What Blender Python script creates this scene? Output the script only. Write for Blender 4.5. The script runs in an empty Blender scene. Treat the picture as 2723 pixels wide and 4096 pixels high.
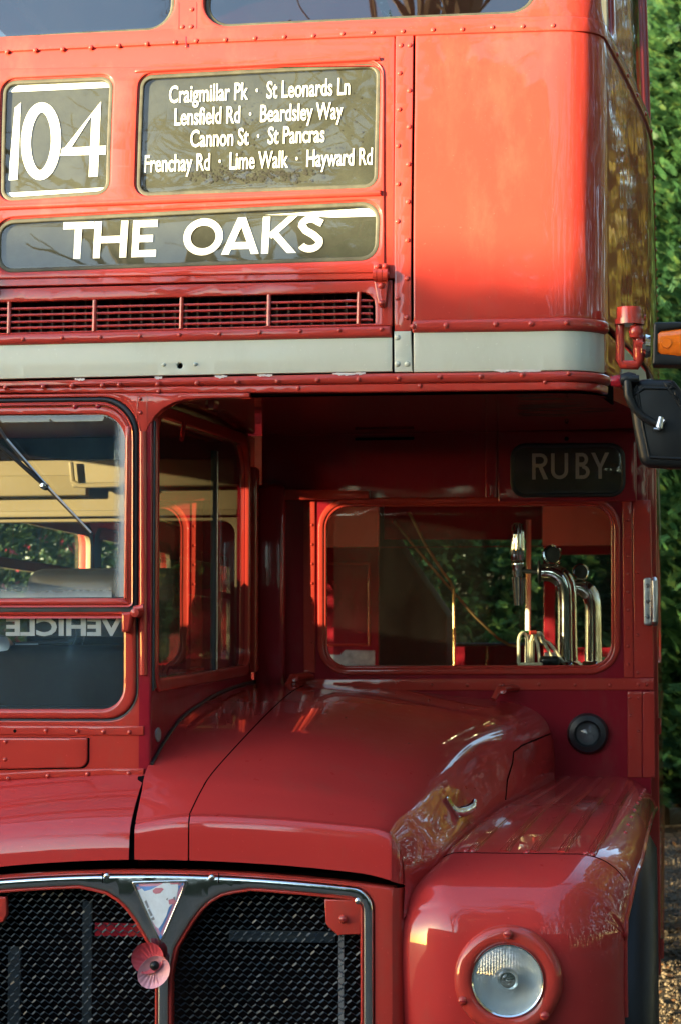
import bpy, bmesh, math, random
import numpy as np
from mathutils import Vector, Matrix, Quaternion
from mathutils.geometry import tessellate_polygon, delaunay_2d_cdt
R = math.radians
SC = bpy.context.scene
COL = SC.collection

# ------------------------------------------------------------------ camera
F, VX, VY = 9000.0, 2660.0, 2650.0        # focal length in photo pixels, vanishing point of the bus's length
W0, H0 = 2723.0, 4096.0
CAM = Vector((1.22, -5.445, 1.5))
PITCH = math.atan((VY - H0/2)/F)
YAW = math.atan((VX - W0/2)*math.cos(PITCH)/F)
cam = bpy.data.cameras.new('camera'); cam_o = bpy.data.objects.new('camera', cam); COL.objects.link(cam_o)
cam_o.location = CAM
cam_o.rotation_euler = (math.pi/2 + PITCH, 0, YAW)
cam.sensor_fit = 'VERTICAL'; cam.sensor_height = 36.0; cam.lens = F/H0*36.0
cam.clip_start = 0.05; cam.clip_end = 500
cam.dof.use_dof = True; cam.dof.focus_distance = 5.5; cam.dof.aperture_fstop = 10
SC.camera = cam_o

# ------------------------------------------------------------------ light
SUN_AZ, SUN_EL = 51.0, 7.0                # azimuth to the left of the bus's front, elevation
SDIR = Vector((-math.sin(R(SUN_AZ))*math.cos(R(SUN_EL)), -math.cos(R(SUN_AZ))*math.cos(R(SUN_EL)), math.sin(R(SUN_EL))))
sun = bpy.data.lights.new('sun', 'SUN'); sun.energy = 4.6; sun.angle = R(0.6); sun.color = (1.0, 0.78, 0.44)
sun_o = bpy.data.objects.new('sun', sun); COL.objects.link(sun_o)
sun_o.rotation_euler = SDIR.to_track_quat('Z', 'Y').to_euler(); sun_o.location = SDIR*60
world = bpy.data.worlds.new('World'); SC.world = world; world.use_nodes = True
wn = world.node_tree; wn.nodes.clear()
sky = wn.nodes.new('ShaderNodeTexSky'); sky.sky_type = 'NISHITA'; sky.sun_disc = False
sky.sun_elevation = R(SUN_EL); sky.sun_rotation = R(180 + SUN_AZ); sky.altitude = 60; sky.air_density = 1.0; sky.dust_density = 0.6; sky.ozone_density = 1.3
bg = wn.nodes.new('ShaderNodeBackground'); bg.inputs['Strength'].default_value = 0.15
wo = wn.nodes.new('ShaderNodeOutputWorld')
wn.links.new(sky.outputs[0], bg.inputs[0]); wn.links.new(bg.outputs[0], wo.inputs[0])
SC.view_settings.view_transform = 'Standard'; SC.view_settings.look = 'None'
SC.view_settings.exposure = 3.05; SC.view_settings.gamma = 1.0; SC.view_settings.use_curve_mapping = False
try:
    SC.cycles.use_denoising = True; SC.cycles.max_bounces = 10; SC.cycles.transparent_max_bounces = 24
    SC.cycles.glossy_bounces = 5; SC.cycles.caustics_reflective = False; SC.cycles.caustics_refractive = False
except Exception: pass

# ------------------------------------------------------------------ pixels of the photograph -> rays
CM = cam_o.rotation_euler.to_matrix()
def ray(px, py): return CM @ Vector(((px - W0/2)/F, -(py - H0/2)/F, -1.0))
def atY(px, py, y):
    d = ray(px, py); t = (y - CAM.y)/d.y; p = CAM + d*t; return p
def atX(px, py, x):
    d = ray(px, py); t = (x - CAM.x)/d.x; return CAM + d*t
def XZ(px, py, y): p = atY(px, py, y); return (p.x, p.z)
def YZ(px, py, x): p = atX(px, py, x); return (p.y, p.z)

# ------------------------------------------------------------------ materials
def new_mat(name):
    m = bpy.data.materials.new(name); m.use_nodes = True
    nt = m.node_tree; b = nt.nodes['Principled BSDF']; return m, nt, b
def N(nt, t, **kw):
    n = nt.nodes.new(t)
    for k, v in kw.items(): setattr(n, k, v)
    return n
def noise(nt, scale, detail=4, rough=.6, coord='Object', stretch=None):
    tc = N(nt, 'ShaderNodeTexCoord' if coord != 'pos' else 'ShaderNodeNewGeometry')
    out = tc.outputs['Position'] if coord == 'pos' else tc.outputs[coord]
    if stretch:
        mp = N(nt, 'ShaderNodeMapping'); mp.inputs['Scale'].default_value = stretch
        nt.links.new(out, mp.inputs[0]); out = mp.outputs[0]
    n = N(nt, 'ShaderNodeTexNoise'); n.inputs['Scale'].default_value = scale; n.inputs['Detail'].default_value = detail; n.inputs['Roughness'].default_value = rough
    nt.links.new(out, n.inputs['Vector']); return n.outputs['Fac']
def ramp(nt, fac, stops):
    r = N(nt, 'ShaderNodeValToRGB'); e = r.color_ramp.elements
    while len(e) < len(stops): e.new(0.5)
    for el, (p, c) in zip(e, stops):
        el.position = p; el.color = (c[0], c[1], c[2], 1) if not isinstance(c, (int, float)) else (c, c, c, 1)
    nt.links.new(fac, r.inputs[0]); return r.outputs[0]
def mixc(nt, fac, a, b, mode='MIX'):
    m = N(nt, 'ShaderNodeMix', data_type='RGBA', blend_type=mode)
    if isinstance(fac, (int, float)): m.inputs[0].default_value = fac
    else: nt.links.new(fac, m.inputs[0])
    for i, v in ((6, a), (7, b)):
        if isinstance(v, (tuple, list)): m.inputs[i].default_value = (v[0], v[1], v[2], 1)
        else: nt.links.new(v, m.inputs[i])
    return m.outputs[2]
def bump(nt, b, h, strength=.1, dist=.01, prev=None):
    bp = N(nt, 'ShaderNodeBump'); bp.inputs['Strength'].default_value = strength; bp.inputs['Distance'].default_value = dist
    nt.links.new(h, bp.inputs['Height'])
    if prev is not None: nt.links.new(prev, bp.inputs['Normal'])
    return bp.outputs[0]
def paint(name, col, rough=.34, coat=.75, coat_rough=.035, faded=None, wave=.10, dirt=.40, dirtcol=(.16, .10, .07)):
    m, nt, b = new_mat(name)
    f = noise(nt, 2.2, 5, .65, 'pos'); f2 = noise(nt, 26, 6, .7, 'pos')
    c = mixc(nt, ramp(nt, f, [(.35, 0), (.75, 1)]), col, faded or tuple(min(1, v*1.18 + .004) for v in col))
    grime = ramp(nt, noise(nt, 7, 8, .75, 'pos', (1, 1, .35)), [(.52, 0), (.8, dirt)])
    c = mixc(nt, grime, c, dirtcol)
    spk = ramp(nt, noise(nt, 150, 2, .5, 'pos'), [(.70, 0), (.76, .35)]); c = mixc(nt, spk, c, tuple(min(1, v*1.6 + .05) for v in col))
    scr = ramp(nt, noise(nt, 16, 3, .9, 'pos', (1, 1, 14)), [(.69, 0), (.73, .22)]); c = mixc(nt, scr, c, tuple(min(1, v*1.3 + .05) for v in col))
    nt.links.new(c, b.inputs['Base Color'])
    rr = N(nt, 'ShaderNodeMapRange'); rr.inputs[3].default_value = rough - .06; rr.inputs[4].default_value = rough + .10
    nt.links.new(f2, rr.inputs[0]); nt.links.new(rr.outputs[0], b.inputs['Roughness'])
    b.inputs['Coat Weight'].default_value = coat; b.inputs['Coat Roughness'].default_value = coat_rough; b.inputs['Specular IOR Level'].default_value = .06
    cr = N(nt, 'ShaderNodeMapRange'); cr.inputs[1].default_value = .35; cr.inputs[2].default_value = .8
    cr.inputs[3].default_value = coat_rough; cr.inputs[4].default_value = coat_rough + .03
    nt.links.new(f2, cr.inputs[0]); nt.links.new(cr.outputs[0], b.inputs['Coat Roughness'])
    n1 = bump(nt, b, noise(nt, 5.5, 2, .5, 'pos'), wave, .012)
    n2 = bump(nt, b, noise(nt, 330, 3, .6, 'pos'), .05, .001, n1)
    nt.links.new(n2, b.inputs['Normal']); nt.links.new(n1, b.inputs['Coat Normal'])
    return m
def plain(name, col, rough=.5, metal=0., bumps=None, var=.15, coat=0., spec=None):
    m, nt, b = new_mat(name)
    f = noise(nt, 14, 6, .7, 'pos')
    c = mixc(nt, ramp(nt, f, [(.3, 0), (.75, 1)]), tuple(v*(1 - var) for v in col), tuple(min(1, v*(1 + var)) for v in col))
    nt.links.new(c, b.inputs['Base Color']); b.inputs['Metallic'].default_value = metal
    rr = N(nt, 'ShaderNodeMapRange'); rr.inputs[3].default_value = max(.02, rough - .08); rr.inputs[4].default_value = rough + .08
    nt.links.new(noise(nt, 60, 5, .7, 'pos'), rr.inputs[0]); nt.links.new(rr.outputs[0], b.inputs['Roughness'])
    b.inputs['Coat Weight'].default_value = coat
    if spec is not None: b.inputs['Specular IOR Level'].default_value = spec
    if bumps: nt.links.new(bump(nt, b, noise(nt, bumps[0], 4, .6, 'pos'), bumps[1], bumps[2]), b.inputs['Normal'])
    return m
def glass(name, tint=(.93, .96, .95), dust=.05, dust_haze_col=(.45, .45, .40), smear=.0, rough=.01, ior=1.5, dustscale=9, wave=.06, refl=1.5):
    m = bpy.data.materials.new(name); m.use_nodes = True; nt = m.node_tree; nt.nodes.clear()
    out = N(nt, 'ShaderNodeOutputMaterial'); tr = N(nt, 'ShaderNodeBsdfTransparent'); gl = N(nt, 'ShaderNodeBsdfGlossy'); df = N(nt, 'ShaderNodeBsdfDiffuse')
    tr.inputs[0].default_value = (*tint, 1); gl.inputs['Roughness'].default_value = rough; df.inputs[0].default_value = (*dust_haze_col, 1)
    fr = N(nt, 'ShaderNodeFresnel'); ge = N(nt, 'ShaderNodeNewGeometry'); mi = N(nt, 'ShaderNodeMapRange'); mi.inputs[3].default_value = ior; mi.inputs[4].default_value = 1/ior
    nt.links.new(ge.outputs['Backfacing'], mi.inputs[0]); nt.links.new(mi.outputs[0], fr.inputs[0])     # one sheet stands for a pane with two faces
    bp = bump(nt, None, noise(nt, 4, 2, .5, 'pos'), wave, .01)
    nt.links.new(bp, gl.inputs['Normal'])
    mul = N(nt, 'ShaderNodeMath', operation='MULTIPLY'); mul.inputs[1].default_value = refl; mul.use_clamp = True
    nt.links.new(fr.outputs[0], mul.inputs[0])
    m1 = N(nt, 'ShaderNodeMixShader'); nt.links.new(mul.outputs[0], m1.inputs[0]); nt.links.new(tr.outputs[0], m1.inputs[1]); nt.links.new(gl.outputs[0], m1.inputs[2])
    d1 = ramp(nt, noise(nt, dustscale, 7, .72, 'pos', (1, 1, .45)), [(.35, dust*.35), (.62, dust), (.8, dust*1.5 + smear)])
    m2 = N(nt, 'ShaderNodeMixShader'); nt.links.new(d1, m2.inputs[0]); nt.links.new(m1.outputs[0], m2.inputs[1]); nt.links.new(df.outputs[0], m2.inputs[2])
    nt.links.new(m2.outputs[0], out.inputs[0]); return m

M = {}
M['red'] = paint('red_paint', (.37, .035, .027), coat=.9, coat_rough=.02, faded=(.39, .041, .030))
M['red_gloss'] = paint('red_bonnet_paint', (.39, .030, .029), rough=.28, coat=1.0, coat_rough=.02, faded=(.42, .036, .033), wave=.09, dirt=.25)
M['red_shaded'] = paint('shaded_red_paint', (.22, .008, .019), rough=.32, coat=.8, coat_rough=.03, wave=.08, dirt=.3)  # darker copy of the red, with shade put into its colour
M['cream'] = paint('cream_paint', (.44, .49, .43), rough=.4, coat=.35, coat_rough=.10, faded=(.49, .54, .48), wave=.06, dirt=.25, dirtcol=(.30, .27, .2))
M['cream_sun_dimmed'] = paint('cream_paint_sun_dimmed', (.17, .150, .095), rough=.45, coat=.3, coat_rough=.15, wave=.06, dirt=.4, dirtcol=(.2, .16, .1))  # cream darkened in colour to hold back the sun in the cab
M['cream_shade_lifted'] = paint('cream_paint_shade_lifted', (.74, .74, .64), rough=.5, coat=.2, coat_rough=.2, wave=.05, dirt=.3, dirtcol=(.3, .25, .18))  # same cream lightened in colour to offset the dim saloon
M['rubber'] = plain('black_rubber', (.012, .015, .02), .42)
M['black'] = plain('black_paint', (.006, .008, .010), .38, spec=.3)
M['seat'] = plain('black_vinyl', (.006, .007, .009), .6, spec=.25)
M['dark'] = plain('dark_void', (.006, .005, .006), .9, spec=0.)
M['chrome'] = plain('chrome', (.72, .73, .74), .09, 1.0, bumps=(35, .05, .004), var=.06)
M['alu'] = plain('dull_aluminium', (.50, .51, .52), .3, 1.0, bumps=(80, .12, .003), var=.12)
M['steel'] = plain('polished_steel', (.75, .74, .70), .07, 1.0, bumps=(9, .08, .006), var=.05)
M['brass'] = plain('brass', (.42, .30, .13), .3, 1.0)
M['mesh'] = plain('grille_mesh_paint', (.012, .024, .036), .42, .3, var=.3)
M['tyre'] = plain('tyre_rubber', (.012, .015, .020), .34, bumps=(160, .15, .003), spec=.3)
M['glass'] = glass('clear_window_glass', dust=.012, wave=.0, refl=1.0)
M['screen_glass'] = glass('smeared_sky_hazed_glass', dust=.055, smear=.14, dust_haze_col=(.22, .50, .74), dustscale=6)  # blue dust colour paints in a haze of reflected sky
M['blind_glass'] = glass('dusty_blind_glass', dust=.010, dust_haze_col=(.60, .60, .42), smear=.015, dustscale=14)
M['ruby_glass'] = glass('dark_blind_glass', dust=.06, dust_haze_col=(.5, .5, .5), smear=.02)
M['sun_dimming_glass'] = glass('sun_dimming_cab_glass', tint=(.52, .52, .49), dust=.03, wave=0., refl=1.)
M['upper_glass'] = glass('upper_window_glass', tint=(.16, .17, .17), dust=.006, ior=2.0, wave=.05)
M['lamp_glass'] = glass('headlamp_glass', tint=(.93, .98, .98), dust=.06, dust_haze_col=(.55, .64, .66), smear=.03, refl=2.6, wave=0.)
M['blind'] = plain('black_blind_cloth', (.030, .033, .025), .7, var=.35, spec=.2)
M['print'] = plain('white_blind_lettering', (.82, .82, .78), .6, var=.03)
M['print_grey'] = plain('grey_blind_lettering', (.46, .42, .39), .6, var=.08)
M['mould'] = plain('mould_specks', (.006, .006, .005), .8)
M['sticker'] = plain('sticker_lettering', (.42, .46, .48), .5, var=.1)
M['amber'] = plain('amber_lens', (.72, .16, .01), .12, coat=1., bumps=(60, .1, .004), var=.25)
M['pink'] = plain('faded_pink_plastic', (.46, .055, .075), .45, var=.15)
M['pink_pale'] = plain('pale_pink_plastic', (.66, .30, .35), .45, var=.12)
M['white'] = plain('white_enamel', (.75, .77, .78), .35)
M['blue'] = plain('blue_enamel', (.10, .24, .55), .35, var=.25)
M['mauve'] = plain('mauve_enamel', (.50, .25, .36), .4)
M['grey'] = plain('grey_print', (.20, .22, .24), .5)
M['trim'] = plain('brown_interior_trim', (.05, .025, .018), .6)
M['wood'] = plain('bar_top_wood', (.22, .15, .08), .35, coat=.4, bumps=(30, .1, .004))
M['bare'] = plain('bare_metal_patch', (.34, .36, .38), .5, .3, var=.45)
M['pole'] = plain('cream_pole_plastic', (.62, .60, .50), .4)
M['loop'] = plain('ivory_plastic', (.80, .74, .52), .35)
M['green'] = plain('green_plastic', (.03, .30, .13), .4)
M['redtip'] = plain('red_plastic', (.6, .06, .04), .4)
M['window_seal'] = plain('weathered_seal', (.040, .042, .028), .6, var=.6)

# ------------------------------------------------------------------ objects
WL = {}     # world location of every object made here
def _link(o, parent, loc):
    COL.objects.link(o); WL[o.name] = Vector(loc)
    if parent is not None:
        o.parent = parent; o.location = Vector(loc) - WL[parent.name]
    else: o.location = loc
    return o
def thing(name, label, cat, loc, group=None, kind=None):
    o = bpy.data.objects.new(name, None); o.empty_display_size = .1
    _link(o, None, loc); tag(o, label, cat, group, kind); return o
def tag(o, label=None, cat=None, group=None, kind=None):
    for k, v in (('label', label), ('category', cat), ('group', group), ('kind', kind)):
        if v: o[k] = v
    return o
def mesh_obj(name, verts, faces, mat, parent=None, smooth=40, mats=None, midx=None, origin=None):
    v = np.array(verts, dtype=float).reshape(-1, 3)
    c = (v.min(0) + v.max(0))/2 if origin is None else np.array(origin)
    me = bpy.data.meshes.new(name); me.from_pydata([tuple(p) for p in (v - c)], [], [tuple(f) for f in faces])
    for mm in (mats or [mat]): me.materials.append(mm)
    if midx is not None: me.polygons.foreach_set('material_index', midx)
    if smooth:
        me.polygons.foreach_set('use_smooth', [True]*len(me.polygons)); me.set_sharp_from_angle(angle=R(smooth))
    me.update()
    o = bpy.data.objects.new(name, me); _link(o, parent, Vector(c)); return o

class MB:
    def __init__(s): s.v = []; s.f = []
    def add(s, v, f):
        b = len(s.v); s.v += [tuple(p) for p in v]; s.f += [tuple(i + b for i in q) for q in f]; return s
    def box(s, x0, x1, y0, y1, z0, z1, bev=0.):
        if bev <= 0:
            v = [(x, y, z) for x in (x0, x1) for y in (y0, y1) for z in (z0, z1)]
            return s.add(v, [(0, 1, 3, 2), (4, 6, 7, 5), (0, 4, 5, 1), (2, 3, 7, 6), (0, 2, 6, 4), (1, 5, 7, 3)])
        bm = bmesh.new(); bmesh.ops.create_cube(bm, size=1)
        for q in bm.verts: q.co = Vector(((x0 + x1)/2 + q.co.x*(x1 - x0), (y0 + y1)/2 + q.co.y*(y1 - y0), (z0 + z1)/2 + q.co.z*(z1 - z0)))
        bmesh.ops.bevel(bm, geom=bm.edges[:], offset=bev, segments=3, affect='EDGES', profile=.5)
        bm.verts.index_update(); s.add([q.co[:] for q in bm.verts], [[w.index for w in f.verts] for f in bm.faces]); bm.free(); return s
    def tube(s, pts, r, n=10, cap=True, flat=None):
        pts = [Vector(p) for p in pts]; rs = r if isinstance(r, (list, tuple)) else [r]*len(pts)
        t0 = (pts[1] - pts[0]).normalized(); up = Vector((0, 0, 1)) if abs(t0.z) < .9 else Vector((0, 1, 0))
        u = t0.cross(up).normalized(); v0 = []; f = []
        for i, p in enumerate(pts):
            t = (pts[min(i + 1, len(pts) - 1)] - pts[max(i - 1, 0)]).normalized()
            u = (u - t*u.dot(t)).normalized(); w = t.cross(u)
            for k in range(n):
                a = 2*math.pi*k/n; v0.append(p + u*math.cos(a)*rs[i] + w*math.sin(a)*rs[i]*(flat or 1))
        for i in range(len(pts) - 1):
            for k in range(n):
                a, b = i*n + k, i*n + (k + 1) % n; f.append((a, b, b + n, a + n))
        if cap: f.append(tuple(range(n - 1, -1, -1))); f.append(tuple((len(pts) - 1)*n + k for k in range(n)))
        return s.add(v0, f)
    def lathe(s, prof, origin, axis, n=32, cap0=False, cap1=False):
        ax = Vector(axis).normalized(); q = Vector((0, 0, 1)).rotation_difference(ax); o = Vector(origin); v = []; f = []
        for (r, h) in prof:
            for k in range(n):
                a = 2*math.pi*k/n; v.append(o + q @ Vector((r*math.cos(a), r*math.sin(a), h)))
        for i in range(len(prof) - 1):
            for k in range(n):
                a, b = i*n + k, i*n + (k + 1) % n; f.append((a, b, b + n, a + n))
        if cap0: f.append(tuple(range(n - 1, -1, -1)))
        if cap1: f.append(tuple((len(prof) - 1)*n + k for k in range(n)))
        return s.add(v, f)
    def grid(s, rows, flip=False):
        n = len(rows[0]); v = [p for r in rows for p in r]; f = []
        for i in range(len(rows) - 1):
            for j in range(n - 1):
                a = i*n + j; q = (a, a + 1, a + n + 1, a + n); f.append(q[::-1] if flip else q)
        return s.add(v, f)
    def obj(s, name, mat, parent=None, smooth=40, **kw): return mesh_obj(name, s.v, s.f, mat, parent, smooth, **kw)

# ------------------------------------------------------------------ 2D loops and bent plates
def area(l): return .5*sum(l[i][0]*l[(i + 1) % len(l)][1] - l[(i + 1) % len(l)][0]*l[i][1] for i in range(len(l)))
def rpoly(corners, r, n=7):
    rs = r if isinstance(r, (list, tuple)) else [r]*len(corners); out = []
    if area(corners) < 0: corners = corners[::-1]; rs = rs[::-1]
    m = len(corners)
    for i in range(m):
        p0, p, p1 = (Vector(corners[(i + k) % m]) for k in (-1, 0, 1)); rr = rs[i]
        if rr <= 0: out.append((p.x, p.y)); continue
        a = (p0 - p).normalized(); b = (p1 - p).normalized(); ang = a.angle(b)
        d = min(rr/math.tan(ang/2), .48*(p0 - p).length, .48*(p1 - p).length); rr = d*math.tan(ang/2)
        c = p + (a + b).normalized()*(rr/math.sin(ang/2))
        s = p + a*d - c; e = p + b*d - c; a0 = math.atan2(s.y, s.x); da = (math.atan2(e.y, e.x) - a0 + math.pi) % (2*math.pi) - math.pi
        for k in range(n + 1): t = a0 + da*k/n; out.append((c.x + rr*math.cos(t), c.y + rr*math.sin(t)))
    return out
def rect(a0, b0, a1, b1, r=0, n=7): return rpoly([(a0, b0), (a1, b0), (a1, b1), (a0, b1)], r, n)
def circ(cx, cy, rx, ry=None, n=32): ry = ry or rx; return [(cx + rx*math.cos(2*math.pi*k/n), cy + ry*math.sin(2*math.pi*k/n)) for k in range(n)]
def resamp(l, d):
    out = []
    for i in range(len(l)):
        p, q = l[i], l[(i + 1) % len(l)]; L = math.hypot(q[0] - p[0], q[1] - p[1])
        if L < 1e-7: continue
        k = max(1, int(math.ceil(L/d)))
        for j in range(k): out.append((p[0] + (q[0] - p[0])*j/k, p[1] + (q[1] - p[1])*j/k))
    return out
def offs(l, d):
    out = []; n = len(l)
    for i in range(n):
        p0, p, p1 = Vector(l[i - 1]), Vector(l[i]), Vector(l[(i + 1) % n])
        e0 = (p - p0).normalized(); e1 = (p1 - p).normalized()
        n0 = Vector((-e0.y, e0.x)); n1 = Vector((-e1.y, e1.x)); b = n0 + n1
        if b.length < 1e-6: b = n0
        b.normalize(); c = max(.35, b.dot(n0)); q = p + b*(d/c); out.append((q.x, q.y))
    return out
def shrink(l, d): return offs(l if area(l) > 0 else l[::-1], d)
def plate(name, loops, mp, mat, parent, th=.01, bev=.002, n0=0., cuts=(.07, .05), smooth=40, maxd=.05, prof=3):
    """first loop is the outline, the rest are holes; mp(a, b, n) maps to the world; n0 = height of the face over the surface"""
    bm = bmesh.new(); first = []
    for k, l in enumerate(loops):
        l = resamp(l, maxd)
        if (area(l) > 0) != (k == 0): l = l[::-1]
        ins = offs(l, bev); rings = []
        for j in range(prof + 1):
            a = math.pi/2*j/prof; d = bev*(1 - math.sin(a)) ; h = -bev*(1 - math.cos(a))
            o_ = ins if j == 0 else (l if j == prof else offs(l, d))
            rings.append([bm.verts.new((p[0], p[1], n0 + h)) for p in o_])
        rings.append([bm.verts.new((p[0], p[1], n0 - max(th, bev*1.05))) for p in l])
        m = len(l)
        first.append(rings[0])
        for a, b in zip(rings, rings[1:]):
            for i in range(m):
                try: bm.faces.new((a[i], b[i], b[(i + 1) % m], a[(i + 1) % m]))
                except ValueError: pass
    ring0 = []; bm.verts.index_update(); co2 = []; idx = []; ed = []; polys = []
    for e in first:
        base = len(co2); co2 += [Vector((v.co.x, v.co.y)) for v in e]; idx += e; ed += [(base + i, base + (i + 1) % len(e)) for i in range(len(e))]; polys.append([(v.co.x, v.co.y) for v in e])
    vo, eo, fo_, ov, oe, of = delaunay_2d_cdt(co2, ed, [], 0, 1e-7)
    def inside(pt, pl):
        c = False; x, y = pt; j = len(pl) - 1
        for i in range(len(pl)):
            if (pl[i][1] > y) != (pl[j][1] > y) and x < (pl[j][0] - pl[i][0])*(y - pl[i][1])/(pl[j][1] - pl[i][1]) + pl[i][0]: c = not c
            j = i
        return c
    for t in fo_:
        cx_ = sum(vo[i].x for i in t)/3; cy_ = sum(vo[i].y for i in t)/3
        if not inside((cx_, cy_), polys[0]) or any(inside((cx_, cy_), q) for q in polys[1:]): continue
        vv = [idx[ov[i][0]] if ov[i] else bm.verts.new((vo[i].x, vo[i].y, n0)) for i in t]
        try: f = bm.faces.new(vv)
        except ValueError: continue
        f.normal_update()
        if f.normal.z < 0: f.normal_flip()
    if cuts:
        vs = [v.co for v in bm.verts]
        for ax in (0, 1):
            lo, hi = min(c[ax] for c in vs), max(c[ax] for c in vs); k = math.floor(lo/cuts[ax]) + 1
            while k*cuts[ax] < hi:
                co = [0, 0, 0]; no = [0, 0, 0]; co[ax] = k*cuts[ax] + .00037; no[ax] = 1
                bmesh.ops.bisect_plane(bm, geom=bm.verts[:] + bm.edges[:] + bm.faces[:], dist=1e-6, plane_co=co, plane_no=no); k += 1
            vs = [v.co for v in bm.verts]
    bm.verts.index_update()
    V = [mp(*v.co) for v in bm.verts]; Fc = [[v.index for v in f.verts] for f in bm.faces]; bm.free()
    return mesh_obj(name, V, Fc, mat, parent, smooth)
def planeY(y0): return lambda a, b, n: (a, y0 - n, b)
def planeX(x0): return lambda a, b, n: (x0 + n, a, b)
def planeXn(x0): return lambda a, b, n: (x0 - n, -a, b)

# ------------------------------------------------------------------ the bus's skin: plan curve and raked front
CX = .05
_ds = .004; _S = np.arange(0, 9.2, _ds)
_th = np.interp(_S, [0, .90, .915, 1.085, 1.12, 1.95, 2.4, 9.2], [0, 2.2, 6, 80, 83.2, 84.6, 90, 90])
_tx = np.concatenate([[0], np.cumsum(np.cos(np.radians(_th))*_ds)])[:-1]
_ty = np.concatenate([[0], np.cumsum(np.sin(np.radians(_th))*_ds)])[:-1]
HALF = float(_tx[-1])
def rake(z):
    if z < 2.3: return 0.
    if z < 3.08: t = z - 2.3; return .03*t + .155*t*t
    return rake(3.0799) + .27*(z - 3.08)
def drake(z): return (rake(z + .002) - rake(z - .002))/.004
def tumble(z): return 1 - .02*max(0, z - 2.9)
def surf(s, z, n=0.):
    sg = 1 if s >= 0 else -1; a = abs(s)
    x = np.interp(a, _S, _tx); y = np.interp(a, _S, _ty); t = math.radians(np.interp(a, _S, _th))
    nx, ny, nz = sg*math.sin(t), -math.cos(t), drake(z)*math.cos(t); L = math.sqrt(nx*nx + ny*ny + nz*nz)
    return (CX + sg*x*tumble(z) + n*nx/L, y + rake(z)*max(0., math.cos(t)*.25 + .75) + n*ny/L, z + n*nz/L)
def snorm(s, z):
    a = Vector(surf(s, z)); b = Vector(surf(s, z, 1.)); return b - a
def V(px, py, n=0.):
    y = 0.
    for _ in range(14):
        p = atY(px, py, y); sg = 1 if p.x >= CX else -1
        s = sg*float(np.interp(abs(p.x - CX)/tumble(p.z), _tx, _S)); q = surf(s, p.z, n); y = q[1]
    return (s, p.z)
def VQ(c, n=0., r=0., k=7): return rpoly([V(*p, n) for p in c], r, k)

# ------------------------------------------------------------------ rivets
def _dome(r, h, slot=False):
    v = [(0, 0, h)]; f = []; n = 10
    rings = [(.55, .86), (.9, .45), (1.0, -.2)]
    for rr, hh in rings: v += [(rr*r*math.cos(2*math.pi*k/n), rr*r*math.sin(2*math.pi*k/n), hh*h) for k in range(n)]
    for k in range(n): f.append((0, 1 + k, 1 + (k + 1) % n))
    for i in range(2):
        for k in range(n): a, b = 1 + i*n + k, 1 + i*n + (k + 1) % n; f.append((a, a + n, b + n, b))
    return v, f
_RM = {}
def rivet(parent, pos, nor, mat='red', r=.0068, h=.0042, name='rivet'):
    key = (mat, round(r, 4), name)
    if key not in _RM:
        v, f = _dome(r, h); me = bpy.data.meshes.new(name); me.from_pydata(v, [], f); me.materials.append(M[mat])
        me.polygons.foreach_set('use_smooth', [True]*len(f)); _RM[key] = me
    o = bpy.data.objects.new(name, _RM[key]); o.rotation_mode = 'QUATERNION'
    o.rotation_quaternion = Vector((0, 0, 1)).rotation_difference(Vector(nor)); _link(o, parent, pos); return o
def rivF(parent, pts, n=0., mat='red', r=.0068):
    for p in pts:
        s, z = V(p[0], p[1], n); rivet(parent, surf(s, z, n), snorm(s, z), mat, r)
def rivY(parent, pts, y, mat='red', r=.0068):
    for p in pts: rivet(parent, atY(p[0], p[1], y), (0, -1, 0), mat, r)

# ------------------------------------------------------------------ lettering
def fpoly(polys, mp):
    mb = MB()
    for i, p in enumerate(polys):
        if area(p) < 0: p = p[::-1]
        tri = tessellate_polygon([[Vector((a, b, 0)) for a, b in p]])
        mb.add([mp(a, b, .00012*(i % 3)) for a, b in p], [t if (Vector(p[t[1]]) - Vector(p[t[0]])).cross(Vector(p[t[2]]) - Vector(p[t[0]])) > 0 else t[::-1] for t in tri])
    return mb
def stroke(pts, w, closed=False):
    """quads of a constant-width line in pixel space; returns polygons"""
    n = len(pts); L = []; Rr = []
    for i in range(n):
        p = Vector(pts[i]); a = Vector(pts[i - 1]) if (i > 0 or closed) else None; b = Vector(pts[(i + 1) % n]) if (i < n - 1 or closed) else None
        e0 = (p - a).normalized() if a is not None else (b - p).normalized(); e1 = (b - p).normalized() if b is not None else e0
        nn = Vector((-e0.y, e0.x)) + Vector((-e1.y, e1.x)); nn.normalize(); c = max(.4, nn.dot(Vector((-e0.y, e0.x))))
        L.append(p + nn*(w/2/c)); Rr.append(p - nn*(w/2/c))
    out = []
    for i in range(n if closed else n - 1):
        j = (i + 1) % n; out.append([tuple(L[i]), tuple(Rr[i]), tuple(Rr[j]), tuple(L[j])])
    return out
def arc(cx, cy, rx, ry, a0, a1, n=14): return [(cx + rx*math.cos(R(a0 + (a1 - a0)*k/n)), cy + ry*math.sin(R(a0 + (a1 - a0)*k/n))) for k in range(n + 1)]
def text2d(body, offset=0., shear=0.):
    c = bpy.data.curves.new('lettering', 'FONT'); c.body = body; c.size = 1; c.offset = offset; c.shear = shear; c.resolution_u = 3; c.fill_mode = 'FRONT'
    o = bpy.data.objects.new('lettering', c); COL.objects.link(o)
    bpy.context.view_layer.update(); dg = bpy.context.evaluated_depsgraph_get()
    me = bpy.data.meshes.new_from_object(o.evaluated_get(dg)); v = [tuple(p.co) for p in me.vertices]; f = [tuple(p.vertices) for p in me.polygons]
    bpy.data.objects.remove(o); bpy.data.meshes.remove(me); bpy.data.curves.remove(c); return v, f
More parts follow.
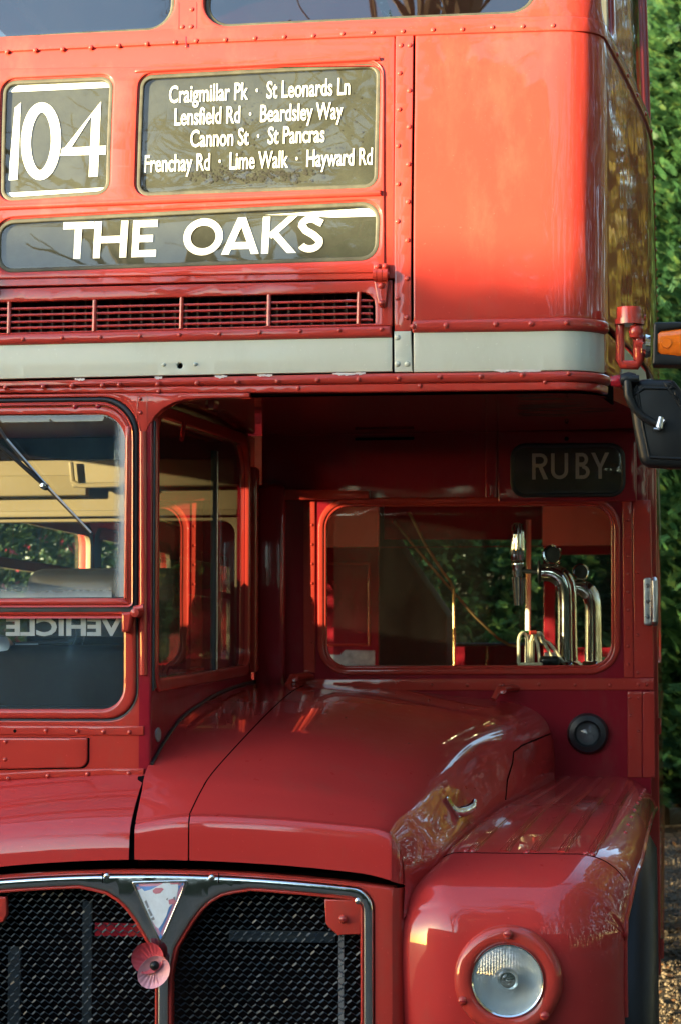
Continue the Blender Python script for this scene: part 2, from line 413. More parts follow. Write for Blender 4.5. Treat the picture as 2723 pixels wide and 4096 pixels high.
# ================================================================== THE BUS: upper front
bus = thing('double_decker_bus', 'red half-cab double decker bus with a cream band and THE OAKS on its blind', 'bus', (CX, 4.0, 0.0))
S = surf
def xpx(py): return 0
# pixel helper lines
def belt(px): return 236 + (px)*(-.0475)          # lower edge of the belt strip
SL = -1.00                                        # left limit of the front panels (mirrored side, outside the photograph)
Z_BELT0 = V(1361, 169)[1]; Z_BELT1 = V(1361, 92)[1]
Z_BEAD0 = V(1361, 1571)[1]                        # bottom lip of the upper deck
s_gapA = V(1577, 700)[0]; s_gapB = V(1653, 700)[0]
Q104 = [(14, 322), (456, 303), (440, 776), (3, 806)]
QVIA = [(562, 300), (1522, 250), (1512, 750), (545, 785)]
QDST = [(-12, 880), (1522, 803), (1514, 1040), (-14, 1092)]
h104, hvia, hdst = VQ(Q104, r=.034), VQ(QVIA, r=.034), VQ(QDST, r=.045)
# dark inner structure behind the joints
zfl = V(800, 1128)[1]
plate('inner_frame', [[(-1.3, 2.16), (1.3, 2.16), (1.3, 3.07), (-1.3, 3.07)],
      shrink(h104, -.010), shrink(hvia, -.010), shrink(hdst, -.010), rect(-.75, V(0, 1330)[1], V(1500, 1240)[0], V(0, 1205)[1])], S, M['dark'], bus, th=.006, bev=.001, n0=-.014)
# centre panel with the three blind openings
dome = plate('upper_front_panel', [[(SL, zfl + .003), V(1577, 1114), (V(1577, 161)[0], Z_BELT0 + .02), (SL, Z_BELT0 + .02)], h104, hvia, hdst], S, M['red'], bus, th=.016, bev=.0025)
# raised surround of the blind box
fr = rpoly([(-.95, V(0, 1113)[1]), V(1539, 1092), V(1537, 262), (-.95, V(0, 300)[1] + .03)], [0, .012, .040, 0], 8)
surround = plate('blind_surround', [fr, shrink(h104, -.003), shrink(hvia, -.003), shrink(hdst, -.003)], S, M['red'], bus, th=.02, bev=.004, n0=.005)
# drip mouldings over the openings
def moulding(name, pts, w, n0, mat='red', parent=bus, bev=None):
    a = [V(*p) for p in pts]; up = [(p[0], p[1] + w/2) for p in a]; lo = [(p[0], p[1] - w/2) for p in a]
    return plate(name, [lo + up[::-1]], S, M[mat], parent, th=n0 + .004, bev=bev or w*.45, n0=n0)
moulding('drip_moulding', [(-20, 835), (1525, 776)], .014, .014)
moulding('drip_moulding', [(545, 289), (1520, 238)], .009, .010)
# frames, glass, blinds
def blindbox(tag_, Q, hole, r, parent=bus):
    f = plate('window_seal', [shrink(hole, -.001), shrink(hole, .011)], S, M['window_seal'], parent, th=.02, bev=.003, n0=-.001)
    b = plate('blind', [shrink(hole, -.004)], S, M['blind'], parent, th=.002, bev=.0005, n0=-.0125)
    g = plate('pane', [shrink(hole, .004)], S, M['blind_glass'], parent, th=.003, bev=.001, n0=-.005)
    return b
b104 = blindbox('n', Q104, h104, .034); bvia = blindbox('v', QVIA, hvia, .034); bdst = blindbox('d', QDST, hdst, .045)
NB = -.0098
mpB = lambda px, py, n: surf(*V(px, py, NB), NB + n)
# ---- 104
P = [[(60, 428), (84, 407), (71, 716), (34, 719)]]
sh = lambda pts, yb, k: [(x + (yb - y)*k, y) for x, y in pts]
O0 = sh([(165 + 60*math.cos(t), 562 + 136*math.sin(t)) for t in np.linspace(0, 2*math.pi, 41)[:-1]], 562, .03)
P += stroke(O0, 39, True)
P += [[(405, 403), (405, 470), (398, 582), (426, 580), (424, 615), (396, 617), (392, 703), (356, 705), (360, 619), (243, 620), (256, 586)],]
# 4: outer minus counter, built from strokes
P = P[:-1] + [[(405, 403), (392, 703), (356, 705), (368, 460)], [(405, 403), (372, 452), (278, 600), (243, 619), (246, 606)], [(250, 590), (425, 580), (424, 615), (243, 620)]]
for q in (P[:1], P[1:41], P[41:]): fpoly(q, mpB).obj('lettering', M['print'], b104, smooth=0)
P = [[(26, 332), (448, 312), (446, 346), (24, 366)], [(14, 770), (432, 747), (430, 784), (12, 806)]]
for q in P: fpoly([q], mpB).obj('blind_edge', M['print'], b104, smooth=0)
# ---- THE OAKS
def gl(ch, x0, x1, yb, h, w, k=.06, slope=-.028, xr=310):
    """polygons of a plain capital between x0 and x1"""
    def T(polys):
        return [[(x + (-y)*k, yb + y + slope*(x - xr)) for x, y in p] for p in polys]
    W = x1 - x0; xm = (x0 + x1)/2; a = -h
    L = []
    if ch == 'T': L = [[(x0, a), (x1, a), (x1, a + w), (x0, a + w)], [(xm - w/2, a + w*.5), (xm + w/2, a + w*.5), (xm + w/2, 0), (xm - w/2, 0)]]
    if ch == 'H': L = [[(x0, a), (x0 + w, a), (x0 + w, 0), (x0, 0)], [(x1 - w, a), (x1, a), (x1, 0), (x1 - w, 0)], [(x0 + w*.5, -h*.5 - w/2), (x1 - w*.5, -h*.5 - w/2), (x1 - w*.5, -h*.5 + w/2), (x0 + w*.5, -h*.5 + w/2)]]
    if ch == 'E': L = [[(x0, a), (x0 + w, a), (x0 + w, 0), (x0, 0)]] + [[(x0 + w*.5, y), (x1 - d, y), (x1 - d, y + w), (x0 + w*.5, y + w)] for y, d in ((a, 0), (-h*.5 - w/2, W*.16), (-w, 0))]
    if ch == 'O': L = stroke(arc(xm, a/2, W/2 - w/2, h/2 - w/2, 0, 360, 40)[:-1], w, True)
    if ch == 'A': L = [[(xm - w*.55, a), (xm + w*.55, a), (x0 + w*1.1, 0), (x0, 0)], [(xm - w*.55, a), (xm + w*.55, a), (x1, 0), (x1 - w*1.1, 0)], [(x0 + W*.24, -h*.33), (x1 - W*.24, -h*.33), (x1 - W*.17, -h*.33 + w), (x0 + W*.17, -h*.33 + w)]]
    if ch == 'K': L = [[(x0, a), (x0 + w, a), (x0 + w, 0), (x0, 0)], [(x1 - w*1.35, a), (x1 - w*.1, a), (x0 + w*1.35, -h*.40), (x0 + w*.8, -h*.52)], [(x0 + w*1.0, -h*.56), (x0 + w*2.0, -h*.62), (x1, 0), (x1 - w*1.3, 0)]]
    if ch == 'S': L = stroke([(x1 - W*.06, a + h*.22)] + arc(xm, a + h*.265, W*.33, h*.265 - w/2, -38, -180, 10) + [(xm - W*.18, a + h*.40), (xm + W*.14, a + h*.53)] + arc(xm + W*.02, a + h*.725, W*.36, h*.275 - w/2, -18, 180 - 25, 12), w)
    if ch == 'R': L = [[(x0, a), (x0 + w, a), (x0 + w, 0), (x0, 0)]] + stroke([(x0 + w*.5, a + w/2), (x0 + W*.55, a + w/2)] + arc(x0 + W*.55, a + h*.27, W*.36, h*.27 - w/2, -80, 80, 8) + [(x0 + w*.5, a + h*.54 - w/2)], w) + [[(x0 + W*.42, -h*.47), (x0 + W*.42 + w*1.2, -h*.47), (x1 + w*.3, 0), (x1 - w, 0)]]
    if ch == 'U': L = stroke([(x0 + w/2, a)] + arc(xm, -W*.5 + w*.0, W/2 - w/2, W*.5 - w/2, 180, 0, 12) + [(x1 - w/2, a)], w)
    if ch == 'B': L = [[(x0, a), (x0 + w, a), (x0 + w, 0), (x0, 0)]] + stroke([(x0 + w*.5, a + w/2), (x0 + W*.5, a + w/2)] + arc(x0 + W*.5, a + h*.25, W*.33, h*.25 - w/2, -80, 80, 8) + [(x0 + w*.5, a + h*.5 - w/2)], w) + stroke([(x0 + w*.5, a + h*.5 - w*.3), (x0 + W*.55, a + h*.5 - w*.3)] + arc(x0 + W*.55, -h*.25 - w*.1, W*.40, h*.25 - w*.4, -80, 80, 8) + [(x0 + w*.5, -w/2)], w)
    if ch == 'Y': L = [[(x0, a), (x0 + w*1.15, a), (xm + w/2, -h*.42), (xm - w/2, -h*.42)], [(x1 - w*1.15, a), (x1, a), (xm + w/2, -h*.42), (xm - w/2, -h*.42)], [(xm - w/2, -h*.47), (xm + w/2, -h*.47), (xm + w/2, 0), (xm - w/2, 0)]]
    return T(L)
P = []
for ch, x0, x1 in (('T', 247, 369), ('H', 372, 506), ('E', 526, 624), ('O', 731, 888), ('A', 885, 1036), ('K', 1045, 1185), ('S', 1184, 1288)):
    fpoly(gl(ch, x0, x1, 1034, 148, 28), mpB).obj('lettering', M['print'], bdst, smooth=0)
fpoly([[(1180, 850), (1505, 828), (1505, 863), (1330, 868), (1180, 858)], [(1060, 858), (1180, 850), (1180, 858)]], mpB).obj('blind_edge', M['print'], bdst, smooth=0)
# ---- the four lines of street names
def textline(body, x0, y0, x1, y1, cap, parent, mat, mp=mpB, bold=.020, mirror=False, shear=.05):
    v, f = text2d(body, bold, shear); a = np.array(v); xmin, xmax = a[:, 0].min(), a[:, 0].max(); ch = .729
    mb = MB(); out = []
    for x, y, _ in v:
        t = (x - xmin)/(xmax - xmin); t = 1 - t if mirror else t
        out.append(mp(x0 + (x1 - x0)*t, y0 + (y1 - y0)*t - y/ch*cap, 0))
    mb.add(out, f); return mb.obj('lettering', M[mat], parent, smooth=0)
for body, x0, y0, x1, y1 in (('Craigmillar Pk  ·  St Leonards Ln', 678, 408, 1399, 374), ('Lensfield Rd  ·  Beardsley Way', 699, 498, 1371, 471),
                             ('Cannon St  ·  St Pancras', 763, 585, 1298, 564), ('Frenchay Rd  ·  Lime Walk  ·  Hayward Rd', 578, 686, 1490, 655)):
    textline(body, x0, y0, x1, y1, 71, bvia, 'print', bold=.010)
# mould on the old blind
rnd = random.Random(4); P = []
def speck(x, y, r):
    n = 7; return [(x + r*(.6 + .6*rnd.random())*math.cos(2*math.pi*k/n), y + r*(.5 + .5*rnd.random())*math.sin(2*math.pi*k/n)) for k in range(n)]
for _ in range(420):
    t = rnd.gauss(0, 1); x = 1000 + 190*t; y = 690 + rnd.gauss(0, 17) - .00022*(x - 1000)**2 + 10
    if 760 < x < 1300: P.append(speck(x, y, 2 + 7*rnd.random()**2))
for _ in range(330):
    x = rnd.uniform(930, 1460); y = rnd.uniform(330, 640); P.append(speck(x, y, 1.2 + 4.5*rnd.random()**3))
mo = fpoly(P, lambda px, py, n: surf(*V(px, py, NB - .0012), NB - .0012 + n)).obj('mould', M['mould'], bvia, smooth=0); mo['kind'] = 'stuff'

# ---- rivet strip between front and corner panel
zc = V(1610, 1325)[1]
strip = plate('rivet_strip', [[(s_gapA + .004, zc), (s_gapB - .003, zc), (V(1652, 157)[0], Z_BELT0 + .02), (V(1581, 160)[0], Z_BELT0 + .02)]], S, M['red'], bus, th=.014, bev=.002, n0=.002)
strip2 = plate('rivet_strip', [[V(1577, 1488), V(1648, 1488), (s_gapB - .003, zc), (s_gapA + .003, zc)]], S, M['cream'], bus, th=.014, bev=.002, n0=.0022)
rivF(strip, [(1361 + x*.8686, y*.8686) for x, y in ((278, 210), (318, 210), (272, 338), (316, 418), (270, 505), (315, 585), (265, 672), (312, 757), (265, 848), (310, 930), (263, 1020), (308, 1107))] + [(1361 + x*.8686, 1024 + y*.8686) for x, y in ((306, 105), (262, 195), (306, 283))], .002)
rivF(strip2, [(1361 + x*.8686, 1024 + y*.8686) for x, y in ((262, 375), (262, 497), (307, 497))], .002, 'cream', .0075)
# ---- corner panel and the panels along the nearside
zp0 = V(2000, 1278)[1]; S_JOIN = 2.62
plate('corner_panel', [[(s_gapB + .003, V(1660, 1287)[1]), (1.05, V(2300, 1272)[1]), (S_JOIN, V(2300, 1272)[1]), (S_JOIN, Z_BELT0 + .02), (V(1660, 157)[0], Z_BELT0 + .02)]], S, M['red'], bus, th=.014, bev=.0025, cuts=(.03, .05))
for a, b in ((S_JOIN + .004, 4.3), (4.304, 6.0), (6.004, 9.0)):
    plate('side_panel', [[(a, 2.33), (b, 2.33), (b, Z_BELT0), (a, Z_BELT0)]], S, M['red'], bus, th=.014, bev=.0025, cuts=(.08, .2))
plate('side_panel', [[(-9.0, 2.30), (-1.0, 2.30), (-1.0, Z_BELT0), (-9.0, Z_BELT0)]], S, M['red'], bus, th=.014, bev=.0025, cuts=(.06, .2))
# ---- belt under the upper windows
bp = [(-9.0, Z_BELT0)] + [V(x, belt(x)) for x in (-900, 0, 400, 800, 1200, 1600, 2000, 2300)] + [(1.12, Z_BELT0 - .004), (9.0, Z_BELT0 - .004)]
zb0 = Z_BELT0; zb1 = Z_BELT0 + .052
beltp = plate('belt_strip', [[(-9.0, zb0), (V(2316, 130)[0], V(2316, 128)[1]), (9.0, V(2316, 128)[1]), (9.0, zb1), (-9., zb1)]], S, M['red'], bus, th=.012, bev=.003, n0=.005, cuts=(.04, .05))
rivF(beltp, [(x*.8686, y*.8686) for x, y in ((35, 240), (165, 233), (290, 228), (420, 220), (548, 212), (678, 203), (808, 196), (905, 190), (1040, 185), (1175, 178), (1310, 172), (1443, 167))] + [(1361 + x*.8686, y*.8686) for x, y in ((10, 158), (148, 152), (287, 147), (425, 140), (560, 138), (698, 128), (838, 124), (977, 120))], .005)
plate('belt_joint', [[V(745, 192), V(749, 192), V(749, 150), V(745, 150)]], S, M['red_shaded'], beltp, th=.003, bev=.0004, n0=.0056, cuts=None)
for s0 in np.arange(1.3, 8.8, .22): rivet(beltp, surf(s0, zb0 + .026, .005), snorm(s0, zb0 + .026), 'red')
# ---- upper window surround
zt = 3.86; zw0 = zb1 - .006
wl = rpoly([(-.86, V(0, 157)[1]), V(690, 112), (V(690, 112)[0], 3.74), (-.86, 3.74)], .07)
wr = rpoly([V(812, 106), V(2146, 46), (V(2146, 46)[0], 3.74), (V(812, 106)[0], 3.74)], .07)
side_w = []
for a, b in ((1.078, 1.29), (1.74, 2.5), (2.62, 4.2), (4.4, 6.0), (6.2, 7.8)): side_w.append((a, b))
holes = [wl, wr] + [rpoly([(a, zb1 + .012), (b, zb1 + .012), (b, 3.72), (a, 3.72)], .06) for a, b in side_w] + [rpoly([(-b, zb1 + .012), (-a, zb1 + .012), (-a, 3.72), (-b, 3.72)], .06) for a, b in side_w]
plate('upper_window_surround', [[(-9.0, zw0), (9.0, zw0), (9.0, zt), (-9.0, zt)]] + holes, S, M['red'], bus, th=.04, bev=.008, n0=.0, cuts=(.06, .08))
for h in (wl, wr):
    plate('window_seal', [shrink(h, -.001), shrink(h, .012)], S, M['window_seal'], bus, th=.02, bev=.004, n0=-.012)
    plate('upper_window_pane', [shrink(h, .002)], S, M['upper_glass'], bus, th=.004, bev=.001, n0=-.020)
for i, (a, b) in enumerate(side_w):
    for sg in (1, -1):
        l = holes[2 + i + (0 if sg > 0 else 5)]
        plate('side_window_pane', [shrink(l, .002)], S, M['glass'], bus, th=.004, bev=.001, n0=-.022, cuts=(.12, .2))
        if sg > 0:
            plate('side_window_frame', [shrink(l, -.001), shrink(l, .022)], S, M['pole'] if i == 0 else M['red'], bus, th=.02, bev=.004, n0=-.014, cuts=(.12, .2))
moulding('pillar_seam', [(716, 10), (716, 138)], .004, .0012, bev=.0008); moulding('pillar_seam', [(787, 10), (787, 132)], .004, .0012, bev=.0008)
rivF(beltp, [(730, 108), (766, 107), (768, 38)], .0)
# roof and upper saloon inside
mb = MB(); ring = [surf(s, zt) for s in np.concatenate([np.arange(-9., 9.01, .1)])]
cxr, cyr = CX, 4.0; rows = []
for k, (q, h) in enumerate(((1, 0), (.985, .12), (.93, .25), (.80, .36), (.5, .43), (.02, .45))):
    rows.append([(cxr + (p[0] - cxr)*q, p[1] + (1 - q)*(.55 if p[1] < 4 else -.55), zt + h) for p in ring])
mb.grid(rows, True); mb.obj('roof', M['red'], bus)
mb = MB(); mb.box(-.93, 1.0, .2, 8.1, 2.44, 2.46); mb.obj('upper_floor', M['trim'], bus)
mb = MB(); mb.box(-1.04, 1.06, .16, 1.44, 2.222, 2.232); mb.obj('cab_light_block', M['dark'], bus)  # unseen sheet added to block sun leaking in above the cab
mb = MB()
for yy in (1.6, 2.5, 3.4, 4.3): 
    for xx in (-.98, .25): mb.box(xx, xx + .8, yy, yy + .1, 2.47, 3.35, .03); mb.box(xx, xx + .8, yy - .42, yy, 2.8, 2.9, .03)
mb.obj('upper_seats', plain('seat_moquette', (.10, .05, .04), .9), bus)
# ================================================================== vent flap, cream band, lower bead
flo = [(SL, V(0, 1517)[1]), V(1567, 1486), V(1568, 1121), (SL, zfl - .003)]
vent = rpoly([(-.80, V(0, 1334)[1]), V(1500, 1294), V(1500, 1168), (-.80, V(0, 1212)[1])], [0, .004, .035, 0], 6)
zf_c = [V(0, 1379), V(1568, 1347)]
fl1 = [(SL, V(0, 1340)[1]), V(1568, 1302), V(1568, 1121), (SL, zfl - .003)]
flap = plate('vent_flap', [fl1, vent], S, M['red'], bus, th=.014, bev=.0025, n0=.001)
fl2 = [(SL, V(0, 1517)[1]), V(1567, 1486), V(1567, 1350), (SL, V(0, 1381)[1])]
hole = circ(*V(721, 1463), .0075, n=16)
creamL = plate('cream_band', [fl2, hole], S, M['cream'], bus, th=.012, bev=.002, n0=.001)
bead = plate('flap_bead', [[(SL, V(0, 1382)[1]), V(1566, 1349), V(1566, 1303), (SL, V(0, 1338)[1])]], S, M['red'], bus, th=.014, bev=.010, n0=.010)
rivF(bead, [(x*.8686, 1024 + y*.8686) for x, y in ((108, 384), (288, 378), (465, 374), (646, 369), (828, 364), (1012, 359), (1197, 353), (1382, 347), (1562, 343))] + [(1361 + 188*.8686, 1024 + 338*.8686)], .010, r=.0058)
rivF(creamL, [(656, 1459), (782, 1457)], .001, 'cream', .0055)
# vent bars and studs
for yl, yr in ((1237, 1204), (1263, 1229), (1290, 1256), (1314, 1281)):
    pts = [surf(*V(x, yl + (yr - yl)*(x/1380.), -.004), -.004) for x in range(-300, 1490, 110)] + [surf(*V(1488, yl + (yr - yl)*(1488/1380.), -.006), -.010)]
    MB().tube(pts, .0036, 8).obj('vent_bar', M['red'], flap)
for x, y0, y1 in ((-300, 1216, 1338), (39, 1208, 1334), (380, 1200, 1325), (728, 1190, 1315), (1077, 1179, 1304), (1435, 1168, 1296)):
    MB().tube([surf(*V(x + (0 if k == 0 else -3*k/6), y0 + (y1 - y0)*k/6), -.001) for k in range(7)], .0055, 8).obj('vent_stud', M['red'], flap)
mb = MB()
for k in range(60): mb.box(-.78 + k*.029, -.775 + k*.029, .07, .12, 2.28, 2.42)
mb.box(-.8, 1.0, .118, .125, 2.25, 2.45); mb.obj('radiator_fins', M['trim'], flap)
# corner cream band, bead over it, bead and lip under it
zc0 = [V(1650, 1489), V(2300, 1482)]; 
E = 1.065
cb = [V(1653, 1489), V(2100, 1484), (E, V(2300, 1481)[1]), (E, V(2300, 1322)[1]), V(2100, 1326), V(1653, 1330)]
plate('cream_band', [cb], S, M['cream'], bus, th=.012, bev=.002, n0=.001, cuts=(.02, .05))
plate('cream_band', [[(E + .30, 2.215), (9, 2.215), (9, 2.32), (E + .30, 2.32)]], S, M['cream'], bus, th=.012, bev=.002, n0=.001, cuts=(.08, .2))
plate('side_panel', [[(E + .003, 2.215), (E + .297, 2.215), (E + .297, 2.32), (E + .003, 2.32)]], S, M['red'], bus, th=.012, bev=.002, n0=-.002)
bd = [V(1645, 1332), V(2100, 1327), (1.085, V(2300, 1322)[1]), (1.085, V(2300, 1268)[1]), V(2100, 1273), V(1647, 1280)]
bead2 = plate('corner_bead', [rpoly(bd, [.006, .0, .02, .02, 0, .006], 5)], S, M['red'], bus, th=.016, bev=.012, n0=.011, cuts=(.02, .05))
rivF(bead2, [(1361 + x*.8686, 1024 + y*.8686) for x, y in ((333, 325), (484, 321), (713, 315), (876, 313), (1036, 308))], .011, r=.0075)
zl = [(SL - .1, V(0, 1571)[1]), V(0, 1571), V(800, 1572), V(1400, 1570), V(2100, 1562), (1.09, V(2300, 1560)[1])]
zu = [(SL - .1, V(0, 1526)[1]), V(0, 1526), V(800, 1508), V(1400, 1495), V(2100, 1487), (1.09, V(2300, 1484)[1])]
def between(a, b, t): return [(p[0]*(1 - t) + q[0]*t, p[1]*(1 - t) + q[1]*t) for p, q in zip(a, b)]
zm = between(zl, zu, .44)
lowb = plate('lower_bead', [zm + zu[::-1]], S, M['red'], bus, th=.018, bev=.012, n0=.012, cuts=(.02, .05))
lip = plate('canopy_lip', [zl + zm[::-1]], S, M['red'], bus, th=.03, bev=.004, n0=.003, cuts=(.02, .05))
rivF(lowb, [(x*.8686, 1024 + y*.8686) for x, y in ((27, 606), (200, 602), (333, 599), (472, 596), (550, 593), (728, 590), (908, 586), (1092, 581), (1277, 577), (1461, 572))] + [(1361 + x*.8686, 1024 + y*.8686) for x, y in ((82, 568), (267, 563), (455, 558), (645, 554), (836, 548), (1043, 541))], .012, r=.0062)
rivF(lip, [(636, 1566), (1194, 1552), (1361 + 365*.8686, 1543), (1361 + 940*.8686, 1528)], .003, r=.006)
# chipped primer along the cream band
chips = MB(); rnd = random.Random(8)
P = []
for x0, w in ((1030, 60), (1330, 90), (1420, 40), (2040, 120), (1975, 60), (300, 40), (620, 30), (860, 50)):
    yb = 1523 - .0215*x0 if x0 < 1640 else 1480; yb = yb + (0 if x0 < 1640 else 2); n = 10
    top = [(x0 + w*k/n, yb - 3 + rnd.uniform(-2, 1)) for k in range(n + 1)]; bot = [(x0 + w*k/n, yb + 3 + 7*math.sin(math.pi*k/n)*rnd.random()) for k in range(n + 1)]
    P.append(top + bot[::-1])
M['primer'] = plain('bare_primer', (.55, .52, .52), .7)
for q in P: fpoly([q], lambda px, py, n: surf(*V(px, py, .0131), .0131 + n)).obj('paint_chip', M['primer'], lowb, smooth=0)
# ---- hinge
def hinge(dx=0, dy=0):
    g = lambda x, y: V(1400 + x/5.2267 + dx, 1000 + y/5.2267 + dy)
    up = plate('hinge', [rpoly([g(495, 460), g(800, 455), g(790, 330), g(760, 305), g(510, 315), g(490, 340)], .004)], S, M['red'], bus, th=.012, bev=.003, n0=.012, cuts=None)
    lo = plate('hinge_leaf', [rpoly([g(500, 650), g(805, 650), g(740, 1215), g(600, 1215)], [.003, .003, .012, .012])], S, M['red'], up, th=.012, bev=.003, n0=.012, cuts=None)
    for a, b in ((495, 572), (582, 684), (694, 795)):
        MB().tube([surf(*g(a, 555), .016), surf(*g(b, 555), .016)], .0155, 14).obj('hinge_knuckle', M['red'], up)
    s0 = surf(*g(795, 555), .016); s1 = surf(*g(835, 555), .016); MB().tube([s0, s1], .0075, 10).obj('hinge_pin', M['red'], up)
    for x, y in ((585, 375), (735, 370), (660, 770), (665, 1130)):
        s, z = g(x, y); rivet(up, surf(s, z, .012), snorm(s, z), 'red', .0088, .008, 'bolt')
hinge(); hinge(-1565, 55)
# ================================================================== canopy underside
YB = 1.42                                             # plane of the bulkhead behind the bonnet
XW = -.035                                            # plane of the cab's inner side wall
mb = MB(); rows = []
for k, yy in enumerate(np.linspace(0, 1, 14)):
    row = []
    for s in np.arange(-1.09, 1.0901, .03):
        x, y, z = surf(s, 2.153, .001); ye = y + (YB + .02 - y)*yy
        X = x + (.12 if x > CX + .9 else 0)*yy*min(1, (abs(x - CX) - .9)/.12)
        row.append((X, ye, 2.1535 + .052*yy + .012*math.sin(math.pi*yy)))
    rows.append(row)
mb.grid(rows); mb.obj('canopy_underside', M['red_shaded'], bus)
cb_ = atY(838, 1615, .10); mb = MB(); mb.lathe([(.0, -.012), (.012, -.012), (.018, 0), (.012, .03)], (cb_.x, .14, 2.155), (0, 0, 1), 6); mb.obj('canopy_bolt', M['red'], bus)
MB().tube([atX(738, 1690, XW + .03), atX(728, 1760, XW + .03)], .006).obj('window_catch', M['red_shaded'], bus)

# ================================================================== cab front
sx = V(579, 2600)[0]; zs = V(300, 3108)[1]
ws = rpoly([(-.95, V(0, 2880)[1]), V(552, 2880), V(556, 1585), (-.95, V(0, 1590)[1])], [.08, .075, .095, .08], 9)
cab = plate('cab_front', [[(SL, zs), (sx, zs), V(569, 1728), V(530, 1571), (SL, V(0, 1571)[1])], ws], S, M['red'], bus, th=.03, bev=.004)
rub = plate('windscreen_rubber', [ws, rpoly([(-.94, V(0, 2440)[1]), V(532, 2424), V(533, 1605), (-.94, V(0, 1608)[1])], [.0, .004, .080, .08], 9)] , S, M['rubber'], bus, th=.02, bev=.007, n0=.004) if False else None
wtop_o = rpoly([(-.94, V(0, 2422)[1]), V(530, 2421), V(531, 1606), (-.94, V(0, 1607)[1])], [0, .004, .085, .08], 9)
wtop_m = rpoly([(-.93, V(0, 2412)[1]), V(520, 2412), V(521, 1628), (-.93, V(0, 1630)[1])], [0, .004, .075, .08], 9)
wtop_i = rpoly([(-.92, V(0, 2393)[1]), V(497, 2392), V(503, 1655), (-.92, V(0, 1655)[1])], [0, .004, .070, .08], 9)
wbot_o = rpoly([(-.95, V(0, 2880)[1]), V(552, 2880), V(550, 2456), (-.95, V(0, 2456)[1])], [.08, .075, 0, 0], 9)
wbot_i = rpoly([(-.92, V(0, 2838)[1]), V(496, 2836), V(497, 2461), (-.92, V(0, 2461)[1])], [.08, .055, 0, 0], 9)
plate('windscreen_rubber', [shrink(ws, .001), shrink(wtop_o, -.0005), shrink(wbot_o, .004)], S, M['rubber'], bus, th=.02, bev=.006, n0=.002)
fo = plate('opening_screen_frame', [wtop_o, shrink(wtop_m, -.0035)], S, M['red'], bus, th=.02, bev=.007, n0=.010)
fi = plate('opening_screen_frame', [shrink(wtop_m, -.002), wtop_i], S, M['red'], bus, th=.02, bev=.004, n0=.004)
plate('opening_screen_frame', [[V(497, 2400), V(520, 2414), V(531, 1700), V(503, 1700)]], S, M['red'], bus, th=.015, bev=.010, n0=.012)
plate('opening_screen_frame', [[(-.94, V(0, 2421)[1]), V(529, 2421), V(497, 2393), (-.94, V(0, 2394)[1])]], S, M['red'], bus, th=.015, bev=.007, n0=.012)
fb = plate('lower_screen_frame', [shrink(wbot_o, .003), wbot_i], S, M['red'], bus, th=.02, bev=.008, n0=.008)
plate('windscreen_pane', [shrink(wtop_i, -.003)], S, M['screen_glass'], bus, th=.004, bev=.001, n0=-.004)
lp = plate('lower_windscreen_pane', [shrink(wbot_i, -.003)], S, M['screen_glass'], bus, th=.004, bev=.001, n0=-.004)
rivF(fi, [(302, 1024 + 692*.8686), (394, 1024 + 690*.8686)], .004, 'red_shaded', .008)
# pale film on the screen, thickest along the frame
def pale_film(name, corners, axis, rev):
    m = bpy.data.materials.new('pale_film'); m.use_nodes = True; nt = m.node_tree; nt.nodes.clear()
    out = N(nt, 'ShaderNodeOutputMaterial'); tr = N(nt, 'ShaderNodeBsdfTransparent'); df = N(nt, 'ShaderNodeBsdfDiffuse'); df.inputs[0].default_value = (.72, .82, .88, 1)
    tc = N(nt, 'ShaderNodeTexCoord'); sp = N(nt, 'ShaderNodeSeparateXYZ'); nt.links.new(tc.outputs['Generated'], sp.inputs[0])
    wob = N(nt, 'ShaderNodeMath', operation='MULTIPLY_ADD'); wob.inputs[1].default_value = .55; nt.links.new(noise(nt, 14, 5, .65, 'pos'), wob.inputs[0])
    nt.links.new(sp.outputs[axis], wob.inputs[2])
    al = ramp(nt, wob.outputs[0], [(.32, .0), (.75, .28), (1.0, .60)] if not rev else [(.22, .60), (.6, .25), (1.05 if False else 1.0, .0)])
    mx = N(nt, 'ShaderNodeMixShader'); nt.links.new(al, mx.inputs[0]); nt.links.new(tr.outputs[0], mx.inputs[1]); nt.links.new(df.outputs[0], mx.inputs[2]); nt.links.new(mx.outputs[0], out.inputs[0])
    (s0, z0), (s1, z1) = corners
    rows = [[surf(s0 + (s1 - s0)*i/10, z0 + (z1 - z0)*j/10, -.009) for i in range(11)] for j in range(11)]
    return MB().grid(rows).obj(name, m, bus)
pale_film('pale_film', (V(445, 2388), V(499, 1690)), 'X', False)
pale_film('pale_film', (V(-300, 2392), V(445, 2300)), 'Z', True)
# reversed sticker
st = plate('sticker', [[V(-420, 2548), V(492, 2548), V(494, 2458), V(-420, 2458)]], S, glass('sticker_film', tint=(.62, .66, .68), dust=.14, dust_haze_col=(.22, .27, .30), ior=1.2), bus, th=.001, bev=.0002, n0=-.012)
textline('VEHICLE', 24, 2540, 490, 2540, 70, st, 'sticker', mp=lambda px, py, n: surf(*V(px, py, -.0112), -.0112 + n), bold=.035, mirror=True, shear=0)
# catch of the opening screen
def fb_(x, y, n): return surf(*V(x, y, n), n)
ct = plate('screen_catch', [rpoly([V(499, 2452), V(545, 2446), V(538, 2500), V(528, 2527), V(500, 2530)], .003)], S, M['red'], bus, th=.03, bev=.006, n0=.034, cuts=None)
MB().tube([fb_(540, 2440, .03), fb_(578, 2430, .03)], .010, 10).obj('catch_pin', M['red'], ct)
MB().lathe([(0, .045), (.011, .042), (.013, .02), (.013, 0)], fb_(556, 2452, .0), (0, -1, 0), 10).obj('catch_knob', M['red'], ct)
